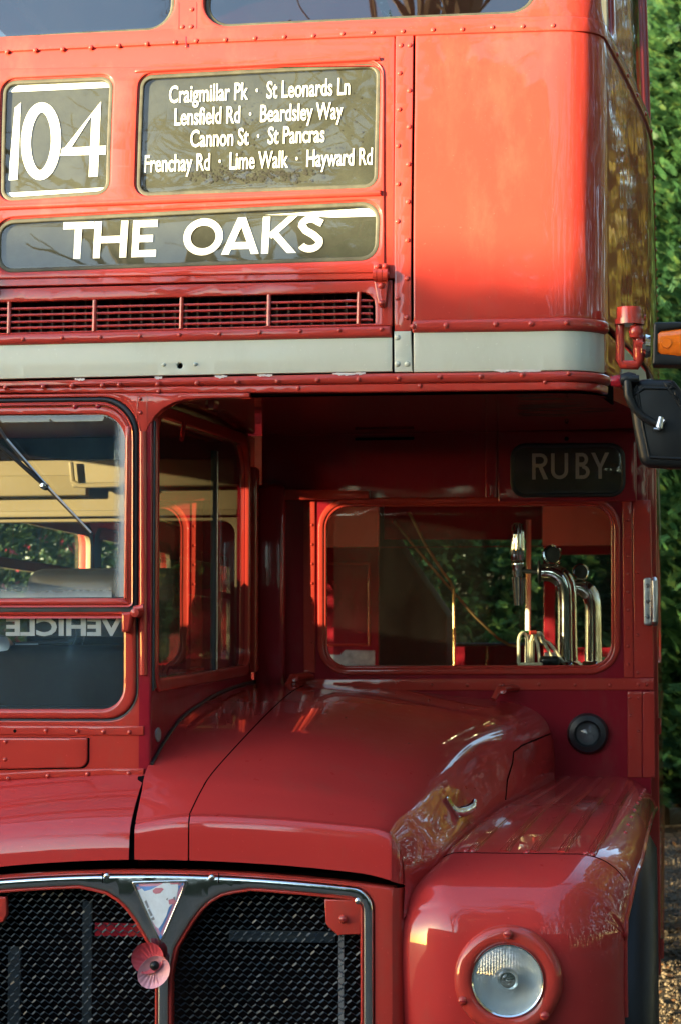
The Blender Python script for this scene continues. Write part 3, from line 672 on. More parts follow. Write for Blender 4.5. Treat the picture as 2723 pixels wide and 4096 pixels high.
# gusset between windscreen and canopy opening
gp = [(440, 1573), (516, 1602), (536, 1640), (552, 1690), (567, 1729), (584, 1731), (597, 1706), (622, 1664), (655, 1634), (700, 1610), (745, 1597), (850, 1592), (1000, 1590), (1000, 1571)]
gus = plate('gusset_panel', [[V(*p) for p in gp]], S, M['red'], bus, th=.03, bev=.003, n0=.002)
rivF(gus, [(648*.8686, 1024 + 658*.8686), (648*.8686, 1024 + 722*.8686)], .002, r=.0055)
moulding('gusset_seam', [(590, 1574), (589, 1715)], .003, .003, bev=.001, parent=gus); moulding('gusset_seam', [(551, 1574), (552, 1690)], .0025, .0032, bev=.001, parent=gus)
# corner pillar
MB().tube([fb_(573, 1726, .0), fb_(574, 2460, .0), fb_(576, 2700, 0)], .010, 12).obj('corner_pillar', M['red'], bus)
MB().tube([fb_(588, 1716, -.012), fb_(588, 2460, -.012), fb_(588, 2905, -.012)], .012, 12).obj('corner_pillar', M['red_shaded'], bus)
# strip under the windscreen, access flap, lower strip
mst = plate('cab_strip', [[(SL, V(0, 2940)[1]), (sx, V(579, 2941)[1]), (sx, V(579, 2904)[1]), (SL, V(0, 2905)[1])]], S, M['red'], bus, th=.01, bev=.002, n0=.004)
rivF(mst, [(x*.8686, 2048 + y*.8686) for x, y in ((-60, 1009), (213, 1008), (358, 1010), (478, 1013), (598, 1014))], .004, r=.0062)
hz = V(63, 2924); MB().lathe([(0, .0008), (.0045, .0006)], surf(*hz, .004), (0, -1, 0), 12).obj('screw_hole', M['dark'], mst)
plate('flap_shadow_gap', [rpoly([(-.75, V(0, 3092)[1]), V(358, 3074), V(360, 2950), (-.75, V(0, 2950)[1])], [0, .022, .004, 0])], S, M['dark'], bus, th=.002, bev=.0005, n0=.0008)
af = plate('access_flap', [rpoly([(-.75, V(0, 3088)[1]), V(352, 3069), V(353, 2951), (-.75, V(0, 2952)[1])], [0, .022, .004, 0])], S, M['red'], bus, th=.008, bev=.003, n0=.005)
rivF(af, [(22, 3038)], .005, r=.0055); rivF(af, [(24, 2968)], .005, r=.0055)
zstrip = [(V(x, y)[0], V(x, y)[1]) for x, y in ((-600, 3185), (-300, 3150), (0, 3122), (200, 3110), (400, 3103), (579, 3101))]
zstru = [V(x, y) for x, y in ((-600, 3150), (-300, 3118), (0, 3092), (200, 3080), (400, 3074), (579, 3074))]
lst = plate('cab_strip', [zstrip + zstru[::-1]], S, M['red'], bus, th=.01, bev=.003, n0=.005)
rivF(lst, [(x*.8686, 3072 + y*.8686) for x, y in ((40, 48), (222, 36), (405, 28), (595, 25))], .005, r=.006)
# wiper
wp = [fb_(-60, 1680, .05), fb_(40, 1780, .045), fb_(175, 1942, .035), fb_(300, 2060, .03)]
wi = MB().tube([fb_(-80, 1715, .035), fb_(40, 1815, .04), fb_(190, 1950, .036)], .0055, 8).obj('windscreen_wiper', M['black'], bus)
MB().tube([fb_(-50, 1640, .022), fb_(30, 1762, .022), fb_(200, 1960, .022), fb_(372, 2138, .02)], .0042, 6).obj('wiper_blade', M['rubber'], wi)
MB().tube([fb_(30, 1756, .030), fb_(200, 1953, .030), fb_(366, 2130, .026)], .0026, 6).obj('blade_holder', M['alu'], wi)
MB().lathe([(0, .03), (.008, .028), (.009, 0)], fb_(186, 1948, .02), (0, -1, 0), 10).obj('wiper_joint', M['chrome'], wi)

# ================================================================== cab inner side wall
yz = lambda px, py: YZ(px, py, XW)
wq = rpoly([yz(622, 2722), yz(986, 2664), yz(990, 1780), yz(626, 1662)], [.03, .05, .10, .05], 8)
cwall = plate('cab_side_wall', [[(.0, 1.0), (YB, 1.0), (YB, 2.20), (.0, 2.150)], wq], planeX(XW), M['red_shaded'], bus, th=.03, bev=.006, n0=.0)
plate('side_glass_rubber', [[(.006, 1.43), (.05, 1.44), (.05, 2.10), (.006, 2.10)]], planeX(XW), M['rubber'], bus, th=.004, bev=.002, n0=.006)
plate('side_glass_frame', [shrink(wq, -.030), shrink(wq, .004)], planeX(XW), M['red'], bus, th=.015, bev=.007, n0=.010)
plate('side_glass_frame', [[(1.330, 1.47), (1.375, 1.47), (1.375, 2.10), (1.330, 2.10)]], planeX(XW), M['red'], bus, th=.02, bev=.009, n0=.022)
plate('cab_side_pane', [shrink(wq, -.002)], planeX(XW), glass('cab_side_glass', tint=(.80, .82, .81), dust=.025, ior=1.6, refl=2.2, wave=.02), bus, th=.004, bev=.001, n0=-.006)
yd = yz(862, 2300)[0]
plate('sliding_pane_edge', [[(yd, 1.465), (yd + .016, 1.465), (yd + .016, 2.10), (yd, 2.10)]], planeX(XW), M['rubber'], bus, th=.01, bev=.002, n0=.002)
plate('sliding_pane_edge', [[(yd + .017, 1.465), (yd + .027, 1.465), (yd + .027, 2.10), (yd + .017, 2.10)]], planeX(XW), M['alu'], bus, th=.01, bev=.003, n0=.003)
plate('wall_plate', [circ(*yz(632, 2939), .028, .018)], planeX(XW), M['grey'], bus, th=.004, bev=.001, n0=.003)
# cab: offside skin with its window, rear wall, floor and ceiling
s_cab = 1.20
cw = rect(-2.40, 1.80, -1.06, 2.205, .03)
plate('cab_offside_panel', [[(-9., .55), (-1.0, .55), (-1.0, 2.31), (-9., 2.31)], cw] + [rect(-b, 1.50, -a, 2.02, .06) for a, b in ((2.95, 4.28), (4.42, 5.75), (5.89, 7.2), (7.35, 8.5))], S, M['red'], bus, th=.03, bev=.005, cuts=(.06, .2))
for a, b in ((2.95, 4.28), (4.42, 5.75), (5.89, 7.2), (7.35, 8.5)):
    l = rect(-b, 1.50, -a, 2.02, .06)
    plate('saloon_window_pane', [shrink(l, .002)], S, M['glass'], bus, th=.004, bev=.001, n0=-.02, cuts=(.3, .3))
    plate('saloon_window_frame', [shrink(l, -.03), shrink(l, .018)], S, M['cream_sun_dimmed'], bus, th=.02, bev=.006, n0=-.032, cuts=(.3, .3))
    plate('window_rail', [[(-b, 1.83), (-a, 1.83), (-a, 1.865), (-b, 1.865)]], S, M['cream_sun_dimmed'], bus, th=.02, bev=.005, n0=-.035, cuts=(.3, .3))
plate('cab_offside_pane', [shrink(cw, .002)], S, M['sun_dimming_glass'], bus, th=.004, bev=.001, n0=-.02, cuts=(.06, .2))  # unseen tinted pane added to dim the sun entering the cab
XL = -1.09
# rear wall of the cab and bulkhead share one plane
cabwin = rpoly([(-1.0, 1.44), (-.10, 1.44), (-.10, 1.940), (-1.0, 1.940)], .04)
plate('cab_rear_lining', [rect(XL, .8, XW - .035, 1.42)], planeY(YB), M['seat'], bus, th=.01, bev=.002, n0=.012)
crw = plate('cab_rear_wall', [[(XL, .8), (XW - .03, .8), (XW - .03, 2.30), (XL, 2.30)], cabwin], planeY(YB + .0), M['cream_sun_dimmed'], bus, th=.04, bev=.005)
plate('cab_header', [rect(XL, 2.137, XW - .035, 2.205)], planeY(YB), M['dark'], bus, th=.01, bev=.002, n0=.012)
mb = MB(); c0 = atY(290, 1900, YB - .05)
mb.box(XL, -.56, YB - .05, YB - .004, 2.02, 2.085, .006); mb.box(c0.x, XW - .05, YB - .06, YB - .004, 2.045, 2.13, .008)
mb.box(XL, XW - .05, YB - .03, YB - .004, 1.955, 1.975, .005); mb.obj('cab_locker', M['cream_sun_dimmed'], bus)
MB().tube([atY(285, 1850, YB - .08), atY(292, 1925, YB - .08), atY(320, 1942, YB - .08), atY(490, 1938, YB - .08)], .008, 8).obj('cab_pipe', M['cream_sun_dimmed'], bus)
mb = MB(); mb.box(XL, XW - .03, .03, YB, .76, .80); mb.obj('cab_floor', M['dark'], bus)
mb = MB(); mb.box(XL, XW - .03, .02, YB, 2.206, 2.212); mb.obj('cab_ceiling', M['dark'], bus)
mb = MB(); a = atY(480, 2500, .12)
mb.box(-.98, XW - .04, .08, .34, 1.18, 1.545, .04); mb.box(-.98, XW - .05, .045, .07, 1.36, 1.392, .006); mb.obj('dashboard', M['seat'], bus)
pc = atY(128, 2606, .2); mb = MB(); mb.box(pc.x - .03, pc.x + .03, .15, .155, pc.z - .04, pc.z + .02); mb.obj('dashboard_card', M['sticker'], bus)
for dx, dz in ((-.055, .01), (-.10, -.02)):
    MB().lathe([(0, .03), (.025, .028), (.03, 0), (.018, -.05)], (pc.x + dx, .12, pc.z + dz), (.1, -1, .25), 14).obj('dashboard_dial', M['alu'], bus)
sw = atY(20, 2390, .42); mb = MB(); ring = []
for k in range(41):
    t = 2*math.pi*k/40; ring.append((sw.x - .03 + .215*math.cos(t), .50 + .20*math.sin(t)*math.cos(R(35)), 1.555 + .20*math.sin(t)*math.sin(R(35))))
wh = MB().tube(ring, .013, 10).obj('steering_wheel', M['black'], bus)
for a_ in (0, 2.1, 4.2): MB().tube([ring[20 - 0] if False else (sw.x - .03, .50, 1.545), ring[int(40*a_/6.283) % 40]], .009, 8).obj('wheel_spoke', M['black'], wh)
st_ = atY(350, 2400, 1.15); mb = MB(); mb.box(st_.x - .185, st_.x + .30, 1.10, 1.22, 1.0, atY(350, 2272, 1.12).z, .05); mb.box(st_.x - .2, st_.x + .30, .70, 1.15, 1.0, 1.12, .05); mb.obj('driver_seat', M['seat'], bus)

# ================================================================== bulkhead behind the bonnet
by = lambda px, py: XZ(px, py, YB)
bw = rpoly([by(1300, 2672), by(2450, 2668), by(2450, 2016), by(1300, 2020)], .072, 10)
XR = 1.175
bh = plate('bulkhead', [[(XW + .02, 1.0), (XR, 1.0), (XR - .005, 2.21), (XW + .02, 2.21)], bw], planeY(YB), M['red_shaded'], bus, th=.03, bev=.004)
plate('bulkhead_window_frame', [shrink(bw, -.022), shrink(bw, -.002)], planeY(YB), M['red'], bus, th=.012, bev=.006, n0=.010)
plate('window_seal', [shrink(bw, -.004), shrink(bw, .006)], planeY(YB), M['red'], bus, th=.012, bev=.004, n0=.006)
plate('bulkhead_pane', [shrink(bw, -.001)], planeY(YB), M['glass'], bus, th=.004, bev=.001, n0=-.012)
def bplate(name, pts, n0=.004, mat='red', r=0, th=.012, bev=.003, parent=bus, y=YB): return plate(name, [rpoly([XZ(*p, y) for p in pts], r)], planeY(y), M[mat], parent, th=th, bev=bev, n0=n0)
bplate('bulkhead_strip', [(1215, 2690), (1262, 2690), (1262, 2006), (1215, 2006)], .006); 
rivY(bh, [(1248, y) for y in range(2100, 2660, 78)], YB - .006, 'red', .005)
bplate('bulkhead_strip', [(1030, 2764), (2614, 2760), (2614, 2713), (1030, 2716)], .005)
rivY(bh, [(1361 + x*.8686, 2048 + y*.8686) for x, y in ((258, 790), (418, 795), (582, 797), (747, 797), (912, 795), (1078, 797), (1240, 797), (1370, 795), (1408, 795))], YB - .005, 'red', .0058)
bplate('bulkhead_strip', [(2494, 2711), (2532, 2711), (2524, 2000), (2486, 2000)], .004); bplate('bulkhead_strip', [(2535, 2711), (2614, 2711), (2600, 2000), (2527, 2000)], .002)
rivY(bh, [(2510, y) for y in range(2080, 2700, 72)] + [(2548, y) for y in (2290, 2540, 2690)], YB - .004, 'red', .0052)
bplate('bulkhead_strip', [(2508, 3110), (2566, 3110), (2566, 2766), (2508, 2766)], .004); rivY(bh, [(2518, 2790), (2552, 2792), (2520, 2862), (2552, 2925), (2520, 2990)], YB - .004, 'red', .0052)
bplate('bulkhead_strip', [(2569, 3110), (2618, 3110), (2616, 2766), (2569, 2766)], .002)
# box pillar at the cab corner
mb = MB(); p0, p1 = atY(1012, 2720, YB - .07), atY(1133, 1930, YB - .07)
mb.box(p0.x - .0, p1.x, YB - .045, YB, 1.30, p1.z, .022); mb.obj('box_pillar', M['red_shaded'], bus)
bplate('bulkhead_shelf', [(1135, 2003), (1480, 1998), (1480, 1966), (1135, 1960)], .030, 'red', th=.03, bev=.004)
mb = MB(); q0, q1 = atY(1420, 1757, YB), atY(1655, 1757, YB); mb.box(q0.x, q1.x, YB - .004, YB + .01, q0.z - .004, q0.z + .004); mb.obj('vent_slot', M['dark'], bus)
# RUBY box
rb = bplate('sign_panel', [(1992, 2008), (2545, 2006), (2545, 1724), (1992, 1726)], .012, 'red_shaded', .004, th=.02, bev=.004)
bplate('sign_edge', [(1940, 2008), (1986, 2008), (1986, 1724), (1940, 1724)], .006, 'red_shaded')
ro = rpoly([XZ(*p, YB - .012) for p in ((2040, 1990), (2500, 1988), (2498, 1772), (2038, 1774))], .045, 9)
plate('sign_rubber', [ro, shrink(ro, .013)], planeY(YB - .012), M['rubber'], rb, th=.012, bev=.005, n0=.006)
blr = plate('blind', [shrink(ro, .008)], planeY(YB - .012), M['blind'], rb, th=.002, bev=.0004, n0=.001, cuts=None)
plate('sign_pane', [shrink(ro, .010)], planeY(YB - .012), M['ruby_glass'], rb, th=.002, bev=.0004, n0=.0045, cuts=None)
for ch, x0, x1 in (('R', 2126, 2186), ('U', 2202, 2270), ('B', 2300, 2352), ('Y', 2362, 2434)): fpoly(gl(ch, x0, x1, 1918, 104, 14, k=.0, slope=-.012, xr=2126), lambda px, py, n: tuple(atY(px, py, YB - .0135 - n))).obj('lettering', M['print_grey'], rb, smooth=0)
rivY(rb, [(2264, 1755)], YB - .012, 'dark', .007)
# round lamp
lc = atY(2349, 2934, YB); lm = MB().lathe([(.060, 0), (.062, .012), (.055, .03), (.040, .036), (.034, .026)], lc, (0, -1, 0), 36).obj('bulkhead_lamp', M['rubber'], bus)
MB().lathe([(.035, .02), (.028, .030), (.015, .036), (0, .038)], lc, (0, -1, 0), 28).obj('lamp_lens', glass('grey_lens', tint=(.35, .37, .4), dust=.10, dust_haze_col=(.4, .42, .45)), lm)
MB().lathe([(.035, .012), (0, .010)], lc, (0, -1, 0), 20).obj('lamp_reflector', M['alu'], lm)
# nearside grab plate
g = lambda px, py, y=YB - .004: XZ(px, py, y)
gpl = plate('grab_plate', [rpoly([g(2573, 2502), g(2606, 2502), g(2604, 2310), g(2571, 2312)], .008)], planeY(YB), M['alu'], bus, th=.008, bev=.003, n0=.010, cuts=None)
ga = atY(2614, 2320, YB - .03); gb = atY(2616, 2490, YB - .03)
MB().tube([(ga.x, YB + .0, ga.z), (ga.x, YB - .03, ga.z - .004), (gb.x, YB - .03, gb.z + .004), (gb.x, YB, gb.z)], .011, 10).obj('grab_bar', M['alu'], gpl)
for py in (2342, 2406, 2468): rivet(gpl, atY(2589, py, YB - .012), (0, -1, 0), 'grey', .0065, .004, 'screw')

# ================================================================== nearside lower body
lw = [rect(a, 1.50, b, 2.02, .06) for a, b in ((2.75, 4.2), (4.35, 5.75), (5.9, 7.2))]
NS = 2.52
plate('nearside_panel', [[(NS, .55), (9., .55), (9., 2.20), (NS, 2.20)]] + lw, S, M['red'], bus, th=.03, bev=.005, n0=0, cuts=(.1, .12))
for l in lw: plate('saloon_window_pane', [shrink(l, .002)], S, M['glass'], bus, th=.004, bev=.001, n0=-.02, cuts=(.3, .3))
plate('waist_rail', [[(NS, 1.28), (9., 1.28), (9., 1.33), (NS, 1.33)]], S, M['red'], bus, th=.01, bev=.005, n0=.008, cuts=(.2, .05))
plate('skirt_rail', [[(NS, .60), (9., .60), (9., .66), (NS, .66)]], S, M['red'], bus, th=.01, bev=.005, n0=.010, cuts=(.2, .05))
mb = MB(); mb.box(-1.05, 1.15, YB + .04, 8.1, .70, .75); mb.obj('saloon_floor', M['trim'], bus)
mb = MB(); mb.box(-1.08, 1.18, YB + .04, 8.1, 2.41, 2.415); mb.obj('saloon_ceiling', M['cream_shade_lifted'], bus)
# rear end of the saloon
YR = 6.8
ry = lambda px, py: XZ(px, py, YR)
op1 = [ry(1512, 3000), ry(2172, 3000), ry(2172, 2148), ry(1512, 2148)]; op2 = rpoly([ry(2218, 2590), ry(2452, 2590), ry(2452, 2200), ry(2218, 2200)], .03)
zr = ry(1500, 2188)[1]
rp = plate('rear_partition', [[(-1.07, .75), (1.17, .75), (1.17, zr), (-1.07, zr)], [(p[0], min(p[1], zr - .004)) for p in op1], [(p[0], min(p[1], zr - .05)) for p in op2]], planeY(YR), M['red_shaded'], bus, th=.04, bev=.003)
plate('partition_header', [[(-1.07, zr), (op1[0][0], zr), (op1[0][0], 2.41), (-1.07, 2.41)]], planeY(YR), M['cream_shade_lifted'], bus, th=.04, bev=.003)
plate('partition_header', [[(op1[1][0], zr), (1.17, zr), (1.17, 2.41), (op1[1][0], 2.41)]], planeY(YR), M['cream_shade_lifted'], bus, th=.04, bev=.003)
plate('partition_lintel', [[op1[3], op1[2], (op1[2][0], 2.41), (op1[3][0], 2.41)]], planeY(YR + .25), M['red_shaded'], bus, th=.04, bev=.003)
plate('partition_beading', [shrink(rpoly([ry(1240, 2585), ry(1480, 2585), ry(1480, 2250), ry(1240, 2250)], 0), 0), shrink(rpoly([ry(1240, 2585), ry(1480, 2585), ry(1480, 2250), ry(1240, 2250)], 0), .014)], planeY(YR), M['red'], bus, th=.01, bev=.006, n0=.010)
plate('bare_patch', [rpoly([ry(1290, 2668), ry(1498, 2668), ry(1498, 2602), ry(1380, 2600), ry(1360, 2620), ry(1290, 2616)], .004)], planeY(YR), M['bare'], bus, th=.004, bev=.001, n0=.004)
stp = [(1500, 2010), (1545, 2100), (1600, 2195), (1700, 2340), (1770, 2440), (1785, 2460), (1785, 2720), (1500, 2720)]
plate('staircase_side', [[XZ(*p, 7.3) for p in stp]], planeY(7.3), M['trim'], bus, th=.5, bev=.006)
rwq = [XZ(1400, 2576, 8.15), XZ(2175, 2574, 8.15), XZ(2175, 2146, 8.15), XZ(1400, 2150, 8.15)]
rw2 = [XZ(2195, 2650, 8.15), XZ(2470, 2650, 8.15), XZ(2470, 2190, 8.15), XZ(2195, 2190, 8.15)]
rwall = plate('rear_wall', [[(-1.08, .5), (1.18, .5), (1.18, 2.41), (-1.08, 2.41)], rpoly(rwq, .02), rpoly(rw2, .02)], planeY(8.15), M['red_shaded'], bus, th=.04, bev=.004)
plate('rear_window_frame', [shrink(rpoly(rwq, .02), -.012), shrink(rpoly(rwq, .02), .004)], planeY(8.12), plain('blue_grey_frame', (.10, .13, .22), .5), bus, th=.02, bev=.004, n0=.01)
plate('rear_window_pane', [rpoly(rwq, .02)], planeY(8.16), M['glass'], bus, th=.004, bev=.001, cuts=None)
def hpole(pts, r, mat, y, name='handrail'): return MB().tube([atY(px, py, y) for px, py in pts], r, 10).obj(name, M[mat], bus)
hpole([(1635, 2050), (1700, 2180), (1770, 2290), (1802, 2330), (1812, 2352), (1813, 2420), (1815, 2700)], .0085, 'brass', 6.95)
hpole([(1575, 2085), (1650, 2180), (1760, 2310), (1900, 2470), (1990, 2555), (2035, 2580), (2070, 2586)], .0075, 'brass', 7.0)
hpole([(2112, 2080), (2110, 2400), (2108, 2720)], .012, 'pole', 5.0, 'saloon_pole')
# bar top
CT = 1.490
mb = MB(); mb.box(.22, 1.14, YB + .05, 2.75, CT - .05, CT, .008); bar = mb.obj('bar_counter', M['wood'], bus)
mb = MB(); mb.box(.25, 1.12, YB + .08, 2.70, .75, CT - .055); mb.obj('counter_front', M['red'], bus)
# ================================================================== bonnet (lofted)
def crom(P, t):
    n = len(P) - 1; i = min(int(t), n - 1); u = t - i
    p0, p1, p2, p3 = (np.array(P[max(0, min(n, k))]) for k in (i - 1, i, i + 1, i + 2))
    return .5*((2*p1) + (-p0 + p2)*u + (2*p0 - 5*p1 + 4*p2 - p3)*u*u + (-p0 + 3*p1 - 3*p2 + p3)*u**3)
YF = -.20
ST = [
 (-0.185, [(-0.028, 1.122), (0.102, 1.141), (0.3, 1.136), (0.49, 1.121), (0.562, 1.111), (0.592, 1.088), (0.608, 1.045), (0.614, 0.99), (0.61, 0.905)]),
 (-0.1, [(-0.034, 1.186), (0.112, 1.192), (0.31, 1.178), (0.5, 1.151), (0.578, 1.136), (0.612, 1.106), (0.634, 1.062), (0.648, 1.02), (0.644, 0.935)]),
 (0, [(-0.04, 1.248), (0.126, 1.238), (0.32, 1.219), (0.51, 1.184), (0.6, 1.158), (0.638, 1.124), (0.668, 1.08), (0.69, 1.048), (0.6859999999999999, 0.963)]),
 (0.3, [(-0.036, 1.343), (0.168, 1.334), (0.34, 1.314), (0.535, 1.266), (0.632, 1.228), (0.676, 1.186), (0.708, 1.128), (0.73, 1.08), (0.726, 0.995)]),
 (0.65, [(-0.036, 1.392), (0.168, 1.387), (0.35, 1.37), (0.565, 1.325), (0.674, 1.29), (0.718, 1.245), (0.752, 1.18), (0.775, 1.112), (0.771, 1.027)]),
 (1, [(-0.036, 1.422), (0.152, 1.417), (0.355, 1.403), (0.59, 1.365), (0.725, 1.335), (0.79, 1.288), (0.822, 1.215), (0.833, 1.14), (0.829, 1.055)]),
 (1.42, [(-0.036, 1.44), (0.13, 1.436), (0.36, 1.422), (0.6, 1.396), (0.775, 1.374), (0.855, 1.328), (0.882, 1.245), (0.884, 1.165), (0.88, 1.08)]),
]
ys = [s[0] for s in ST]
def bon(u, t):            # u along stations, t across 0..7
    Pts = [s[1] for s in ST]
    y = crom([(q,) for q in ys], u)[0]; q = crom([crom(Pt, t) for Pt in Pts], u); return (q[0], y, q[1])
def bfrontz(x): return V(650, 3450)[1]*0 + (1.5 - (3446 - 2650)/1714.) - .115*(x - .046)**2 - (.018*max(0, (x - .50)/.12)**2)
def bonnet_piece(name, t0, t1, mat, nt, parent=bus, uend=6, y0=0.):
    ts = np.linspace(t0, t1, nt); rows = []
    p = [bon(0, t) for t in ts]
    fb = []
    for (x, y, z), t in zip(p, ts):
        k = max(0, (t - 4.)/3.)       # the side's foot stays where it is, the front face drops straight
        fb.append((x, z))
    def front(zf, yy): return [(x + (.004 if t < 4.6 else .0), yy + .030*min(1, max(0, (t - 4.4)/1.9))**1.6, min(z, zf(x, z))) for (x, z), t in zip(fb, ts)]
    rows.append(front(lambda x, z: bfrontz(x), YF - .012))
    for w in (.33, .66, .9): rows.append(front(lambda x, z: bfrontz(x)*(1 - w) + (z - .012)*w, YF - .013 + .002*w))
    rows.append(front(lambda x, z: z - .006, YF - .0065)); rows.append(front(lambda x, z: z - .0015, YF + .002))
    for u in np.concatenate([np.linspace(0.0, 2, 14), np.linspace(2, uend, 32)[1:]]): rows.append([bon(u, t) for t in ts])
    rows = [[(x, y + y0, z) for x, y, z in r] for r in rows]
    return MB().grid(rows, False).obj(name, mat, parent, smooth=50)
hood = bonnet_piece('bonnet', 1.013, 8, M['red_gloss'], 66)
bstrip = bonnet_piece('bonnet_strip', 0.0, .992, M['red_gloss'], 12)
# dark joint under the two pieces
mb = MB(); rows = []
for u in np.linspace(0, 6, 40): rows.append([tuple(np.array(bon(u, t)) - np.array((0, 0, .006))) for t in (.9, 1.1)])
rows.insert(0, [(bon(0, t)[0], YF - .004, bfrontz(.05) + .01) for t in (.9, 1.1)])
mb.grid(rows); mb.obj('bonnet_joint', M['dark'], bus)
MB().tube([(XW + .003, bon(u, 0)[1], bon(u, 0)[2] + .003) for u in np.linspace(2, 6, 40)], .0045, 6).obj('bonnet_edge_rubber', M['rubber'], bus)
mb = MB(); rows = [[(-.05, YF - .004, bfrontz(-.03)), (-.01, YF - .004, bfrontz(-.03))]]
for u in np.linspace(0, 1.85, 16): p = bon(u, 0); rows.append([(p[0] - .022, p[1] + .006, p[2] - .016), (p[0] + .015, p[1] + .006, p[2] - .010)])
mb.grid(rows); mb.obj('apron_joint', M['dark'], bus)
# shelf in front of the cab
rows = []; xs = np.linspace(-1.0, -.0375, 40)
def arcz(x): return -.135*(x - .046)**2
prof = [(.02, 1.233), (-.02, 1.222), (-.08, 1.194), (-.14, 1.160), (-.175, 1.136), (-.188, 1.124), (-.199, 1.110), (-.207, 1.090), (-.211, 1.06), (-.213, 1.036)]
for y, z in prof: rows.append([(x - .010*max(0, min(1, (y + .19)/.19))*max(0, (x + .3)/.27), y, z + arcz(x)*(1.0 if y < 0 else .5)) for x in xs])
MB().grid(rows, True).obj('cab_apron', M['red_gloss'], bus)
# bonnet catches, handle, scuttle seam
_BT = [(u, t, bon(u, t)) for u in np.linspace(0, 6, 91) for t in np.linspace(1, 7, 91)]
_BP = np.array([b[2] for b in _BT]) - np.array(CAM); _BD = _BP @ np.array(CM); _BX = W0/2 - F*_BD[:, 0]/_BD[:, 2]; _BY = H0/2 + F*_BD[:, 1]/_BD[:, 2]
def onbon(px, py, lift=0.):
    u, t, _ = _BT[int(np.argmin((_BX - px)**2 + (_BY - py)**2))]
    p = Vector(bon(u, t)); a = Vector(bon(u + .02, t)) - p; b = Vector(bon(u, t + .02)) - p; n = b.cross(a).normalized()
    if n.z < 0 and abs(n.z) > .05: n = -n
    if n.x < 0 and abs(n.z) <= .05: n = -n
    return p + n*lift, n
for (px, py, s) in ((1185, 2720, 1), (2012, 2768, 1)):
    c = atY(px, py, YB - .07); mb = MB()
    mb.tube([(c.x - .03, YB - .085, c.z - .022), (c.x - .012, YB - .07, c.z + .008), (c.x + .02, YB - .03, c.z + .012), (c.x + .035, YB, c.z + .010)], [.010, .016, .015, .013], 10, flat=.75)
    o = mb.obj('bonnet_catch', M['red'], bus); MB().lathe([(0, .016), (.010, .014), (.011, 0)], (c.x + .0, YB - .075, c.z + .0), (0, -1, .3), 8).obj('catch_bolt', M['red'], o)
hp, hn = onbon(1805, 3235, .0)
e1 = Vector((.10, .93, .34)).normalized(); e1 = (e1 - hn*e1.dot(hn)).normalized(); e2 = hn.cross(e1).normalized()
if e2.z < 0: e2 = -e2
mb = MB(); pl = [hp + e1*a*.012 + e2*b*.030 for a, b in ((-1, -1), (1, -1), (1.1, 1), (-.9, 1))]
mb.add([tuple(q + hn*.001) for q in pl] + [tuple(q + hn*.007) for q in pl], [(0, 1, 2, 3), (7, 6, 5, 4), (0, 4, 5, 1), (1, 5, 6, 2), (2, 6, 7, 3), (3, 7, 4, 0)])
hd = mb.obj('bonnet_handle', M['chrome'], bus)
hq = lambda px, py, dy: atY(px, py, hp.y + dy)
MB().tube([hp + hn*.002, hq(1822, 3246, .0), hq(1838, 3248, .012), hq(1866, 3240, .03), hq(1890, 3222, .045), hq(1898, 3198, .05)], [.010, .010, .014, .013, .010, .005], 12).obj('handle_lever', M['chrome'], hd)
for b in (-.028, .028): rivet(hd, hp + hn*.007 + e2*b, hn, 'chrome', .0045, .003, 'screw')
sm = [onbon(px, py, .0006)[0] for px, py in ((2195, 2937), (2140, 2956), (2085, 2985), (2056, 3008), (2045, 3050), (2030, 3120), (2015, 3195))]
MB().tube(sm, .0022, 6).obj('scuttle_seam', M['dark'], hood)

# ================================================================== wing
def inner_x(y): return float(np.interp(y, [-.25, -.2, -.1, 0, .3, .65, 1.0, 1.45], [.600, .604, .645, .686, .727, .772, .830, .880]))
def outer_x(y): return float(np.interp(y, [-.25, -.1, 0, .2, .6, 1.45], [1.118, 1.122, 1.135, 1.155, 1.172, 1.188]))
WP = [(-.170, .30, 0), (-.205, .50, 0), (-.226, .66, 0), (-.235, .80, 0), (-.232, .872, 0), (-.222, .915, .0), (-.203, .950, 0), (-.172, .982, 0), (-.125, 1.008, 0), (-.06, 1.032, 0), (.0, 1.048, 0), (.10, 1.064, 0), (.30, 1.088, 0), (.60, 1.115, 0), (1.0, 1.138, 0), (1.30, 1.152, 0), (1.43, 1.157, 0)]
def wprof(b): q = crom([(p[0], p[1]) for p in WP], b); return q
def wnorm(b):
    a, c = wprof(max(0, b - .05)), wprof(min(len(WP) - 1, b + .05)); t = c - a; t /= np.linalg.norm(t); return np.array((-t[1], t[0]))
def wing(b, a, lift=0.):
    y, z = wprof(b); n = wnorm(b); front = max(0., min(1., (-n[0] - .15)/.7))
    xi, xo = inner_x(y), outer_x(y); x = xi + (xo - xi)*a
    ro = .20*front + .115*(1 - front); drop_o = .19*front + np.interp(y, [-.2, .1, .5, .9, 1.4], [.15, .085, .06, .065, .11])*(1 - front)
    u = max(0., (x - (xo - ro))/ro); d = drop_o*(1 - math.sqrt(max(0., 1 - min(1, u*.985)**2)))
    ri = .13*front + .03*(1 - front); v = max(0., (xi + ri - x)/ri); d += (.058*front + .012*(1 - front))*v**1.7
    n3 = Vector((0, n[0], n[1])); p = Vector((x, y, z)) - n3*(d - lift); return p
as_ = np.concatenate([np.linspace(0, .2, 10), np.linspace(.2, .55, 10)[1:], np.linspace(.55, .98, 26)[1:], [.99, .996, 1.0]])
bs = np.concatenate([np.linspace(0, 10, 70), np.linspace(10, len(WP) - 1, 50)[1:]])
rows = [[wing(b, a) for a in as_] for b in bs]
rows = [[tuple(p) for p in r] + [(r[-1].x - .002, r[-1].y + .012, r[-1].z - .012), (r[-1].x - .012, r[-1].y + .016, r[-1].z - .016)] for r in rows]
